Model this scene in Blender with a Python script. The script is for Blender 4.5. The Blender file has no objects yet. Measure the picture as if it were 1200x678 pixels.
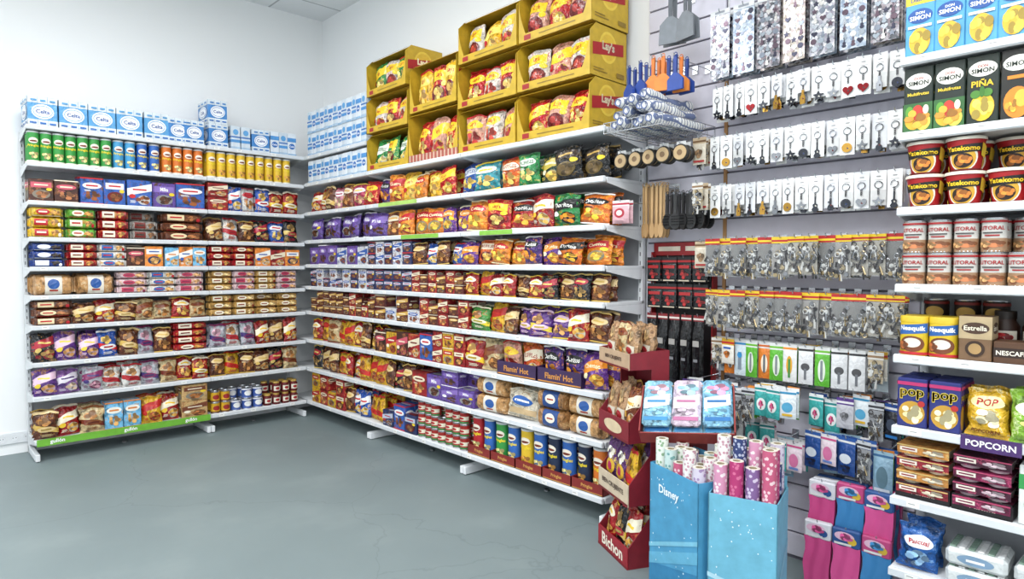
import bpy, math, random
from mathutils import Vector, Matrix, Euler, noise
random.seed(11)
S=bpy.context.scene
COL=S.collection
S.view_settings.view_transform='Standard'
pi=math.pi

# ---------------------------------------------------------------- materials
def srgb(h):
    c=[int(h[i:i+2],16)/255 for i in (0,2,4)]
    return [x/12.92 if x<=.04045 else ((x+.055)/1.055)**2.4 for x in c]+[1]
def ds(h,k=.1):
    c=[int(h[i:i+2],16) for i in (0,2,4)]; l=.3*c[0]+.59*c[1]+.11*c[2]
    return ''.join('%02x'%int(x*(1-k)+l*k) for x in c)
_M={}
def M(h,fin='c'):
    k=h+fin
    if k in _M: return _M[k]
    m=bpy.data.materials.new('mat_'+k); m.use_nodes=True
    nt=m.node_tree; N=nt.nodes; L=nt.links
    b=N['Principled BSDF']
    tc=N.new('ShaderNodeTexCoord'); nz=N.new('ShaderNodeTexNoise')
    nz.inputs['Scale'].default_value={'c':22,'f':18,'m':60,'g':20,'w':14}[fin]
    nz.inputs['Detail'].default_value=3
    L.new(tc.outputs['Object'],nz.inputs['Vector'])
    mr=N.new('ShaderNodeMapRange'); mr.inputs[1].default_value=.3; mr.inputs[2].default_value=.7
    mr.inputs[3].default_value=.85 if fin in 'cf' else .93; mr.inputs[4].default_value=1.04 if fin in 'cf' else 1.02
    L.new(nz.outputs['Fac'],mr.inputs[0])
    mx=N.new('ShaderNodeVectorMath'); mx.operation='SCALE'
    mx.inputs[0].default_value=srgb(ds(h) if fin in 'cf' else h)[:3]
    L.new(mr.outputs[0],mx.inputs['Scale']); L.new(mx.outputs[0],b.inputs['Base Color'])
    b.inputs['Roughness'].default_value={'c':.5,'f':.26,'m':.25,'g':.08,'w':.6}[fin]
    if fin=='m': b.inputs['Metallic'].default_value=.9
    if fin=='g': b.inputs['Alpha'].default_value=.07
    if fin=='f':
        n2=N.new('ShaderNodeTexNoise'); n2.inputs['Scale'].default_value=26; n2.inputs['Detail'].default_value=2
        n2.inputs['Distortion'].default_value=1.2
        L.new(tc.outputs['Object'],n2.inputs['Vector'])
        bp=N.new('ShaderNodeBump'); bp.inputs['Strength'].default_value=.6; bp.inputs['Distance'].default_value=.01
        L.new(n2.outputs['Fac'],bp.inputs['Height']); L.new(bp.outputs[0],b.inputs['Normal'])
    _M[k]=m; return m
def shade(c,k): return ''.join('%02x'%min(255,int(int(c[i:i+2],16)*k)) for i in(0,2,4))
def PM(base,acc,fin='f',sc=26):
    """printed packaging: base colour broken up by darker/lighter areas and accent print"""
    k='p'+base+acc+fin+str(sc)
    if k in _M: return _M[k]
    base=ds(base); acc=ds(acc)
    m=bpy.data.materials.new('print_'+k); m.use_nodes=True; N=m.node_tree.nodes; L=m.node_tree.links; b=N['Principled BSDF']
    tc=N.new('ShaderNodeTexCoord'); oi=N.new('ShaderNodeObjectInfo'); ad=N.new('ShaderNodeVectorMath'); ad.operation='ADD'
    ml=N.new('ShaderNodeMath'); ml.operation='MULTIPLY'; ml.inputs[1].default_value=7; L.new(oi.outputs['Random'],ml.inputs[0])
    L.new(tc.outputs['Object'],ad.inputs[0]); L.new(ml.outputs[0],ad.inputs[1])
    nz=N.new('ShaderNodeTexNoise'); nz.inputs['Scale'].default_value=sc; nz.inputs['Detail'].default_value=3; nz.inputs['Roughness'].default_value=.65
    L.new(ad.outputs[0],nz.inputs['Vector'])
    cr=N.new('ShaderNodeValToRGB'); e=cr.color_ramp.elements
    e[0].position=.36; e[0].color=srgb(shade(base,.6)); e[1].position=.7; e[1].color=srgb(acc)
    for p,c in ((.4,shade(base,.85)),(.5,base),(.58,shade(base,1.1)),(.62,acc),(.645,shade(base,.9))):
        x=e.new(p); x.color=srgb(c)
    L.new(nz.outputs['Fac'],cr.inputs[0]); L.new(cr.outputs[0],b.inputs['Base Color'])
    b.inputs['Roughness'].default_value=.22 if fin=='f' else .5
    if fin=='f':
        n2=N.new('ShaderNodeTexNoise'); n2.inputs['Scale'].default_value=30; n2.inputs['Detail'].default_value=2; n2.inputs['Distortion'].default_value=1.5
        L.new(ad.outputs[0],n2.inputs['Vector'])
        bp=N.new('ShaderNodeBump'); bp.inputs['Strength'].default_value=.8; bp.inputs['Distance'].default_value=.014
        L.new(n2.outputs['Fac'],bp.inputs['Height']); L.new(bp.outputs[0],b.inputs['Normal'])
    _M[k]=m; return m

def nodemat(name,build):
    m=bpy.data.materials.new(name); m.use_nodes=True
    build(m.node_tree.nodes,m.node_tree.links,m.node_tree.nodes['Principled BSDF']); return m
def _floor(N,L,b):
    tc=N.new('ShaderNodeTexCoord')
    n=N.new('ShaderNodeTexNoise'); n.inputs['Scale'].default_value=1.1; n.inputs['Detail'].default_value=5; n.inputs['Roughness'].default_value=.5
    L.new(tc.outputs['Object'],n.inputs['Vector'])
    cr=N.new('ShaderNodeValToRGB'); cr.color_ramp.elements[0].position=.3; cr.color_ramp.elements[1].position=.72
    cr.color_ramp.elements[0].color=srgb('748183'); cr.color_ramp.elements[1].color=srgb('7e8b8c')
    L.new(n.outputs['Fac'],cr.inputs[0])
    v=N.new('ShaderNodeTexNoise'); v.inputs['Scale'].default_value=40; v.inputs['Detail'].default_value=4
    L.new(tc.outputs['Object'],v.inputs['Vector'])
    wn=N.new('ShaderNodeTexNoise'); wn.inputs['Scale'].default_value=1.5; wn.inputs['Detail'].default_value=6; L.new(tc.outputs['Object'],wn.inputs['Vector'])
    ad=N.new('ShaderNodeVectorMath'); ad.operation='MULTIPLY_ADD'; ad.inputs[1].default_value=(.8,.8,.8); L.new(wn.outputs['Color'],ad.inputs[0]); L.new(tc.outputs['Object'],ad.inputs[2])
    vo=N.new('ShaderNodeTexVoronoi'); vo.feature='DISTANCE_TO_EDGE'; vo.inputs['Scale'].default_value=.55; L.new(ad.outputs[0],vo.inputs['Vector'])
    r3=N.new('ShaderNodeValToRGB'); f=r3.color_ramp.elements; f[0].position=0; f[0].color=(.6,.6,.6,1); f[1].position=.003; f[1].color=(1,1,1,1); L.new(vo.outputs['Distance'],r3.inputs[0])
    sn=N.new('ShaderNodeTexNoise'); sn.inputs['Scale'].default_value=2.2; sn.inputs['Detail'].default_value=9; L.new(tc.outputs['Object'],sn.inputs['Vector'])
    r4=N.new('ShaderNodeValToRGB'); g=r4.color_ramp.elements; g[0].position=.52; g[0].color=(0,0,0,1); g[1].position=.8; g[1].color=(.3,.3,.3,1); L.new(sn.outputs['Fac'],r4.inputs[0])
    m2=N.new('ShaderNodeMixRGB'); m2.blend_type='MULTIPLY'; m2.inputs[0].default_value=.38; L.new(cr.outputs[0],m2.inputs[1]); L.new(r3.outputs[0],m2.inputs[2])
    m3=N.new('ShaderNodeMixRGB'); m3.blend_type='SCREEN'; m3.inputs[0].default_value=.16; L.new(m2.outputs[0],m3.inputs[1]); L.new(r4.outputs[0],m3.inputs[2])
    L.new(m3.outputs[0],b.inputs['Base Color'])
    b.inputs['Roughness'].default_value=.5
    bp=N.new('ShaderNodeBump'); bp.inputs['Strength'].default_value=.05
    L.new(v.outputs['Fac'],bp.inputs['Height']); L.new(bp.outputs[0],b.inputs['Normal'])
FLOOR=nodemat('painted_concrete',_floor)
def _wall(N,L,b):
    tc=N.new('ShaderNodeTexCoord'); n=N.new('ShaderNodeTexNoise'); n.inputs['Scale'].default_value=90
    L.new(tc.outputs['Object'],n.inputs['Vector'])
    bp=N.new('ShaderNodeBump'); bp.inputs['Strength'].default_value=.06; L.new(n.outputs['Fac'],bp.inputs['Height']); L.new(bp.outputs[0],b.inputs['Normal'])
    b.inputs['Base Color'].default_value=srgb('f0f2f3'); b.inputs['Roughness'].default_value=.7
WALL=nodemat('wall_paint',_wall)
def _ceil(N,L,b):
    tc=N.new('ShaderNodeTexCoord'); br=N.new('ShaderNodeTexBrick'); br.offset=0
    br.inputs['Scale'].default_value=1; br.inputs['Brick Width'].default_value=.6; br.inputs['Row Height'].default_value=.6
    br.inputs['Mortar Size'].default_value=.009
    br.inputs['Color1'].default_value=srgb('eceeef'); br.inputs['Color2'].default_value=srgb('e8eaec'); br.inputs['Mortar'].default_value=srgb('b0b2b5')
    L.new(tc.outputs['Object'],br.inputs['Vector']); L.new(br.outputs[0],b.inputs['Base Color']); b.inputs['Roughness'].default_value=.8
CEIL=nodemat('ceiling_tile',_ceil)
def _check(N,L,b):
    tc=N.new('ShaderNodeTexCoord'); mp=N.new('ShaderNodeMapping'); mp.inputs['Scale'].default_value=(45,45,45)
    L.new(tc.outputs['Object'],mp.inputs[0])
    w=N.new('ShaderNodeTexBrick'); w.offset=0; w.inputs['Scale'].default_value=1; w.inputs['Mortar Size'].default_value=.13
    w.inputs['Brick Width'].default_value=1; w.inputs['Row Height'].default_value=1
    w.inputs['Color1'].default_value=srgb('ececea'); w.inputs['Color2'].default_value=srgb('e2e0dc'); w.inputs['Mortar'].default_value=srgb('6a7698')
    L.new(mp.outputs[0],w.inputs['Vector']); L.new(w.outputs[0],b.inputs['Base Color']); b.inputs['Roughness'].default_value=.9
CHECK=nodemat('checked_cloth',_check)
def mkglit(c0,c1,c2,c3):
    def _glit(N,L,b):
        tc=N.new('ShaderNodeTexCoord'); v=N.new('ShaderNodeTexVoronoi'); v.inputs['Scale'].default_value=90
        L.new(tc.outputs['Object'],v.inputs['Vector'])
        cr=N.new('ShaderNodeValToRGB'); e=cr.color_ramp.elements; e[0].color=srgb(c0); e[1].color=srgb(c3); e[1].position=.9
        x=e.new(.35); x.color=srgb(c1); x2=e.new(.6); x2.color=srgb(c2)
        sp=N.new('ShaderNodeSeparateColor'); L.new(v.outputs['Color'],sp.inputs[0]); L.new(sp.outputs[0],cr.inputs[0]); L.new(cr.outputs[0],b.inputs['Base Color'])
        b.inputs['Roughness'].default_value=.25; b.inputs['Metallic'].default_value=.3
    return _glit
GL=[nodemat('glitter_silver',mkglit('6d7076','a8acb1','908a98','e8e8e8')),nodemat('glitter_dark',mkglit('3a3c42','7a7c82','8a7a80','c8c8cc')),
    nodemat('glitter_blue',mkglit('7a8aa0','b8c2ca','98a4b8','e0e4e8')),nodemat('glitter_warm',mkglit('7a7068','b8b0a4','a09094','e4dcd4'))]
def _flow(c1,c2,sc):
    def f(N,L,b):
        tc=N.new('ShaderNodeTexCoord'); v=N.new('ShaderNodeTexVoronoi'); v.inputs['Scale'].default_value=sc
        L.new(tc.outputs['Object'],v.inputs['Vector'])
        cr=N.new('ShaderNodeValToRGB'); cr.color_ramp.interpolation='CONSTANT'; e=cr.color_ramp.elements
        e[0].color=srgb(c2); e[1].color=srgb(c1); e[1].position=.38
        L.new(v.outputs['Distance'],cr.inputs[0]); L.new(cr.outputs[0],b.inputs['Base Color']); b.inputs['Roughness'].default_value=.45
    return f
PAT={k:nodemat('pattern_'+k,_flow(*a)) for k,a in dict(green=('dce0d8','8aa886',60),pink=('c88aa8','e2d6da',60),white=('dcd8d6','b88a98',70),
     purple=('7a5a8c','c8bcd0',60),navy=('2a3868','a8b0c4',70),rose=('b85474','dcc0c4',60),mint=('b8cdca','6a9896',60),lil=('c8c0d0','9880a8',60),mag=('a83068','c8688c',60)).items()}

# ---------------------------------------------------------------- mesh builder
_T={}
def textgeo(s):
    if s in _T: return _T[s]
    cu=bpy.data.curves.new('t','FONT'); cu.body=s; cu.size=1; cu.resolution_u=2; cu.offset=.024
    ob=bpy.data.objects.new('t',cu); COL.objects.link(ob)
    dg=bpy.context.evaluated_depsgraph_get(); me=bpy.data.meshes.new_from_object(ob.evaluated_get(dg))
    vs=[(v.co.x,v.co.y) for v in me.vertices]; fs=[tuple(p.vertices) for p in me.polygons]
    x0=min(v[0] for v in vs);x1=max(v[0] for v in vs);y0=min(v[1] for v in vs);y1=max(v[1] for v in vs)
    H=y1-y0
    vs=[((x-(x0+x1)/2)/H,(y-(y0+y1)/2)/H) for x,y in vs]
    r=(vs,fs,(x1-x0)/H)
    bpy.data.objects.remove(ob); bpy.data.meshes.remove(me); bpy.data.curves.remove(cu)
    _T[s]=r; return r

class MB:
    def __init__(s): s.v=[];s.f=[];s.fm=[];s.mats=[];s.T=None
    def mi(s,m):
        if m not in s.mats: s.mats.append(m)
        return s.mats.index(m)
    def add(s,vs,fs,m):
        o=len(s.v)
        if s.T is not None: vs=[tuple(s.T@Vector(v)) for v in vs]
        s.v+=list(vs); s.f+=[tuple(i+o for i in f) for f in fs]
        if isinstance(m,list): s.fm+=[s.mi(x) for x in m]
        else: s.fm+=[s.mi(m)]*len(fs)
        return s
    def box(s,cx,cy,cz,sx,sy,sz,m,bev=0,side=None,top=None):
        X,Y,Z=sx/2,sy/2,sz/2
        side=side or m; top=top or m
        if bev<=0:
            vs=[(cx+a*X,cy+b*Y,cz+c*Z) for a in(-1,1) for b in(-1,1) for c in(-1,1)]
            fs=[(0,1,3,2),(4,6,7,5),(0,4,5,1),(2,3,7,6),(0,2,6,4),(1,5,7,3)]
            return s.add(vs,fs,[side,side,m,m,top,top])
        b=min(bev,X*.8,Y*.8,Z*.8); vs=[]; ix={}
        for a in(-1,1):
            for q in(-1,1):
                for c in(-1,1):
                    ix[(a,q,c,0)]=len(vs); vs.append((cx+a*X,cy+q*(Y-b),cz+c*(Z-b)))
                    ix[(a,q,c,1)]=len(vs); vs.append((cx+a*(X-b),cy+q*Y,cz+c*(Z-b)))
                    ix[(a,q,c,2)]=len(vs); vs.append((cx+a*(X-b),cy+q*(Y-b),cz+c*Z))
        fs=[];ms=[]
        for ax,mm in((0,side),(1,m),(2,top)):
            o=[i for i in range(3) if i!=ax]
            for sg in(-1,1):
                q=[]
                for p,r in((-1,-1),(1,-1),(1,1),(-1,1)):
                    k=[0,0,0];k[ax]=sg;k[o[0]]=p;k[o[1]]=r;q.append(ix[(*k,ax)])
                flip=(sg==-1) ^ (ax==1)
                fs.append(tuple(reversed(q)) if flip else tuple(q)); ms.append(mm)
        for ax in range(3):
            o=[i for i in range(3) if i!=ax]
            for p in(-1,1):
                for r in(-1,1):
                    q=[]
                    for e,w in((-1,o[0]),(1,o[0]),(1,o[1]),(-1,o[1])):
                        k=[0,0,0];k[ax]=e;k[o[0]]=p;k[o[1]]=r;q.append(ix[(*k,w)])
                    fs.append(tuple(q)); ms.append(m)
        for a in(-1,1):
            for q in(-1,1):
                for c in(-1,1): fs.append((ix[(a,q,c,0)],ix[(a,q,c,1)],ix[(a,q,c,2)])); ms.append(m)
        return s.add(vs,fs,ms)
    def lathe(s,prof,m,n=20):
        vs=[];fs=[];ms=[]
        for r,z in prof:
            for i in range(n):
                a=2*pi*i/n; vs.append((r*math.sin(a),-r*math.cos(a),z))
        for j in range(len(prof)-1):
            for i in range(n):
                k=(i+1)%n; fs.append((j*n+i,j*n+k,(j+1)*n+k,(j+1)*n+i)); ms.append(m[min(j,len(m)-1)] if isinstance(m,list) else m)
        return s.add(vs,fs,ms)
    def tube(s,pts,r,m,n=6):
        pts=[Vector(p) for p in pts]; vs=[];fs=[]
        for i,p in enumerate(pts):
            d=(pts[min(i+1,len(pts)-1)]-pts[max(i-1,0)]).normalized()
            a=d.orthogonal().normalized() if i==0 else (pa-d*pa.dot(d)).normalized()
            pa=a; b=d.cross(a)
            for k in range(n):
                t=2*pi*k/n; vs.append(tuple(p+r*(math.cos(t)*a+math.sin(t)*b)))
        for j in range(len(pts)-1):
            for k in range(n):
                q=(k+1)%n; fs.append((j*n+k,j*n+q,(j+1)*n+q,(j+1)*n+k))
        fs.append(tuple(range(n))); fs.append(tuple(range(len(vs)-n,len(vs))))
        return s.add(vs,fs,m)
    def extr(s,pts,y0,y1,m):
        n=len(pts); vs=[(x,y0,z) for x,z in pts]+[(x,y1,z) for x,z in pts]
        fs=[tuple(range(n)),tuple(range(2*n-1,n-1,-1))]+[(i,(i+1)%n,(i+1)%n+n,i+n) for i in range(n)]
        return s.add(vs,fs,m)
    def art(s,P,w,h,items,fin='c',e0=.0008):
        for i,t in enumerate(items):
            off=e0+.0005*i; c=t[-1] if t[0]!='t' else t[5]
            mm=M(c,fin) if isinstance(c,str) else c
            if t[0] in 'rd':
                u0,v0,u1,v1=t[1:5]; sh=t[5] if t[0]=='d' else 0
                nu=max(1,int((u1-u0)*14)); nv=max(1,int((v1-v0)*14))
                vs=[P(u0+(u1-u0)*a/nu,min(1,max(0,v0+(v1-v0)*b/nv+sh*((u1-u0)*a/nu-.5))),off) for b in range(nv+1) for a in range(nu+1)]
                fs=[(b*(nu+1)+a,b*(nu+1)+a+1,(b+1)*(nu+1)+a+1,(b+1)*(nu+1)+a) for b in range(nv) for a in range(nu)]
                s.add(vs,fs,mm)
            elif t[0]=='e': s.ell(P,*t[1:5],off,mm)
            elif t[0]=='f':
                R=random.Random(int(t[1]*100+t[2]*1000)); cu,cv,ru,rv=t[1:5]
                for k in range(8):
                    a=k*.9+R.random(); q=R.uniform(.2,.75)
                    s.ell(P,cu+ru*q*math.cos(a),cv+rv*q*math.sin(a),ru*R.uniform(.25,.45),rv*R.uniform(.25,.45),off+.0002*k,(mm,M(shade(c,.7),fin),M(shade(c,1.2),fin))[k%3],10)
            elif t[0]=='t':
                vs,fs,wd=textgeo(t[1]); H=t[4]*h; mw=(t[6] if len(t)>6 else .8)*w
                if H*wd>mw: H=mw/wd
                for dx,dz in ([(0,0)] if len(t)<8 else [(-t[7],0),(t[7],0),(0,t[7]),(0,-t[7])]):
                    s.add([P(t[2]+(x+dx)*H/w,t[3]+(y+dz)*H/h,off+.0001*(dx>0)+.0002*(dz!=0)) for x,y in vs],fs,mm)
        return s
    def ell(s,P,cu,cv,ru,rv,off,mm,n=20):
        vs=[P(cu,cv,off)]; fs=[]; R=4 if max(ru,rv)>.2 else 2
        for r in range(1,R+1):
            for k in range(n):
                a=2*pi*k/n; u=cu+ru*r/R*math.cos(a); v=cv+rv*r/R*math.sin(a)
                vs.append(P(min(1,max(0,u)),min(1,max(0,v)),off))
        for k in range(n):
            q=(k+1)%n; fs.append((0,1+k,1+q))
            for r in range(R-1): fs.append((1+r*n+k,1+(r+1)*n+k,1+(r+1)*n+q,1+r*n+q))
        s.add(vs,fs,mm)
    def build(s,name,ang=.6):
        me=bpy.data.meshes.new(name); me.from_pydata(s.v,[],s.f)
        for m in s.mats: me.materials.append(m)
        me.polygons.foreach_set('material_index',s.fm); me.polygons.foreach_set('use_smooth',[True]*len(s.f))
        me.set_sharp_from_angle(angle=ang); me.update(); return me

def ob(name,me,loc=(0,0,0),rot=(0,0,0),parent=None,label=None,cat=None,group=None,kind=None,sc=1):
    o=bpy.data.objects.new(name,me); o.location=loc; o.rotation_euler=rot
    if sc!=1: o.scale=sc if isinstance(sc,tuple) else (sc,sc,sc)
    if parent: o.parent=parent
    if label:o['label']=label
    if cat:o['category']=cat
    if group:o['group']=group
    if kind:o['kind']=kind
    COL.objects.link(o); return o

# ---------------------------------------------------------------- room
def slab(name,c,sz,m):
    b=MB(); b.box(0,0,0,*sz,m); o=ob(name,b.build(name),c,kind='structure'); return o
X0,X1,Y0,Y1,ZC=-2.8,3.06,-3.2,5.93,3.75
slab('floor',((X0+X1)/2,(Y0+Y1)/2,-.05),(X1-X0+.4,Y1-Y0+.4,.1),FLOOR)
slab('ceiling',((X0+X1)/2,(Y0+Y1)/2,ZC+.05),(X1-X0+.4,Y1-Y0+.4,.1),CEIL)
slab('wall_back',((X0+X1)/2,Y1+.05,ZC/2),(X1-X0+.2,.1,ZC),WALL)
slab('wall_right',(X1+.05,(Y0+Y1)/2-.0,ZC/2),(.1,Y1-Y0,ZC),WALL)
slab('wall_left',(X0-.05,(Y0+Y1)/2,ZC/2),(.1,Y1-Y0,ZC),WALL)
slab('wall_front',((X0+X1)/2,Y0-.05,ZC/2),(X1-X0+.2,.1,ZC),WALL)

WHITE=M('e2e5e8','w'); GREY=M('b9bcc0','w'); RAIL=M('d4d8dc','w')
def emis(N,L,b):
    b.inputs['Emission Color'].default_value=(1,1,1,1); b.inputs['Emission Strength'].default_value=2.5
EM=nodemat('lamp_diffuser',emis)
for lx in(-1.6,.8):
    for ly in(-1.8,.9,3.6):
        p=ob('ceiling_light_panel',None,(lx,ly,ZC-.03),label='white rectangular fluorescent light panel on the ceiling',cat='ceiling light',group='ceiling light panels')
        b=MB(); b.box(0,0,.01,1.24,.34,.04,WHITE,.005); ob('housing',b.build('housing'),parent=p)
        b=MB(); b.box(0,0,-.015,1.18,.28,.01,EM); ob('diffuser',b.build('diffuser'),parent=p)
        ld=bpy.data.lights.new('panel_light','AREA'); ld.shape='RECTANGLE'; ld.size=1.2; ld.size_y=.8; ld.energy=66; ld.color=(.975,.99,1)
        lo=bpy.data.objects.new('panel_light',ld); lo.location=(lx,ly,ZC-.08); COL.objects.link(lo)
w=bpy.data.worlds.new('World'); S.world=w; w.use_nodes=True; w.node_tree.nodes['Background'].inputs[0].default_value=(1,1,1,1); w.node_tree.nodes['Background'].inputs[1].default_value=.1

# ---------------------------------------------------------------- shelving
ZB=[.15,.457,.698,.958,1.17,1.37,1.577,1.83,2.096,2.349]
ZR=[.15,.45,.71,.965,1.19,1.385,1.60,1.85,2.11]
ZN=[.26,.53,.796,1.06,1.32,1.60,1.87,2.14]
D=.395
def shelving(loc,rz,W,zs,lip0=None,lip1=None,label='',top=None,strips={}):
    e=ob('shelving_unit',None,loc,(0,0,rz),label=label,cat='shelving unit',group='white metal shelving along the walls')
    l0=-W/2 if lip0 is None else lip0; l1=W/2 if lip1 is None else lip1
    H=(top or zs[-1]-.001)
    b=MB(); b.box(0,D/2-.012,(H+.05)/2,W-.01,.012,H-.06,M('b4b7bc','w')); ob('back_panel',b.build('back_panel'),parent=e)  # white panel, coloured grey to paint in the shade between shelves
    for sx in(-1,1):
        b=MB(); x=sx*(W/2-.016); b.box(x,D/2-.034,H/2,.028,.03,H,WHITE,.003)
        for k in range(int(H/.05)-1): b.box(x,D/2-.0495,.05+k*.05,.005,.001,.022,M('55585c','w'))
        b.box(x,0,.03,.028,D-.02,.05,WHITE,.004); b.lathe([(0,0),(.018,0),(.018,.01),(0,.01)],GREY,10)
        ob('upright',b.build('upright'),parent=e)
    for i,z in enumerate(zs):
        b=MB(); b.box(0,.0,z-.009,W-.004,D-.06,.018,WHITE,.002)
        b.box((l0+l1)/2,-D/2+.012,z-.012,l1-l0-.004,.018,.032,WHITE,.004)
        for sx in(-1,1):
            x=sx*(W/2-.004); pts=[(-D/2+.03,z-.018),(D/2-.05,z-.018),(D/2-.05,z-.075),(D/2-.09,z-.075),(-D/2+.03,z-.03)]
            vs=[(x-.0015,y,q) for y,q in pts]+[(x+.0015,y,q) for y,q in pts]; n=5
            b.add(vs,[tuple(range(n)),tuple(range(2*n-1,n-1,-1))]+[(k,(k+1)%n,(k+1)%n+n,k+n) for k in range(n)],WHITE)
        sh=ob('shelf',b.build('shelf'),parent=e)
        b=MB(); b.box((l0+l1)/2,-D/2+.0015,z-.012,l1-l0-.008,.003,.024,RAIL)
        x=l0+.08; R=random.Random(i*7+int(W*100))
        while x<l1-.05:
            b.box(x,-D/2-.0004,z-.012,.042,.001,.019,M('eeeeea','w')); b.box(x-.004,-D/2-.0012,z-.009,.022,.0008,.003,M('a0a0a0','w'))
            x+=R.uniform(.15,.38)
        for a0,a1,col,txt in strips.get(i,[]):
            hh=.05 if txt else .028
            b.box((a0+a1)/2,-D/2-.002,z-.012,a1-a0,.002,hh,M(col))
            if txt:
                for tx in ((a0+.12,a1-.15,(a0+a1)/2) if a1-a0>.3 else ((a0+a1)/2,)):
                    b.art(lambda u,v,o,tx=tx,hh=hh,z=z:(tx+(u-.5)*.2,-D/2-.003-o,z-.012-hh/2+v*hh),.2,hh,[('t',txt,.5,.5,.7 if a1-a0>.3 else .5,'ffffff',.7)])
        ob('price_rail',b.build('price_rail'),parent=sh)
    return e
shelving((.65+.59,5.53+D/2,0),0,1.18,ZB,label='white metal wall shelving bay stocked with biscuits and milk',strips={0:[(-.58,.58,'6cb52d','gullón')]})
shelving((1.83+.415,5.53+D/2,0),0,.83,ZB,label='white metal shelving bay beside the room corner')
shelving((2.66+D/2,(4.48+5.93)/2,0),-pi/2,1.45,ZR+[2.349],lip0=-.325,label='white metal corner shelving bay with milk on top')
shelving((2.66+D/2,3.89,0),-pi/2,1.18,ZR,label='white metal shelving bay below stacked yellow snack boxes',strips={6:[(-.1,.35,'86c440','')],7:[(-.4,.1,'a8d060','')],})
shelving((2.66+D/2,2.71,0),-pi/2,1.18,ZR,label='white metal shelving bay of crisps beside the slatwall',strips={6:[(-.4,-.1,'86c440','')],})
shelving((2.66+D/2,.765-.59,0),-pi/2,1.18,ZN,top=2.45,label='white metal shelving bay with juice, tins and coffee',strips={2:[(-.37,-.2,'4a2a6a','POPCORN')]})

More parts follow.
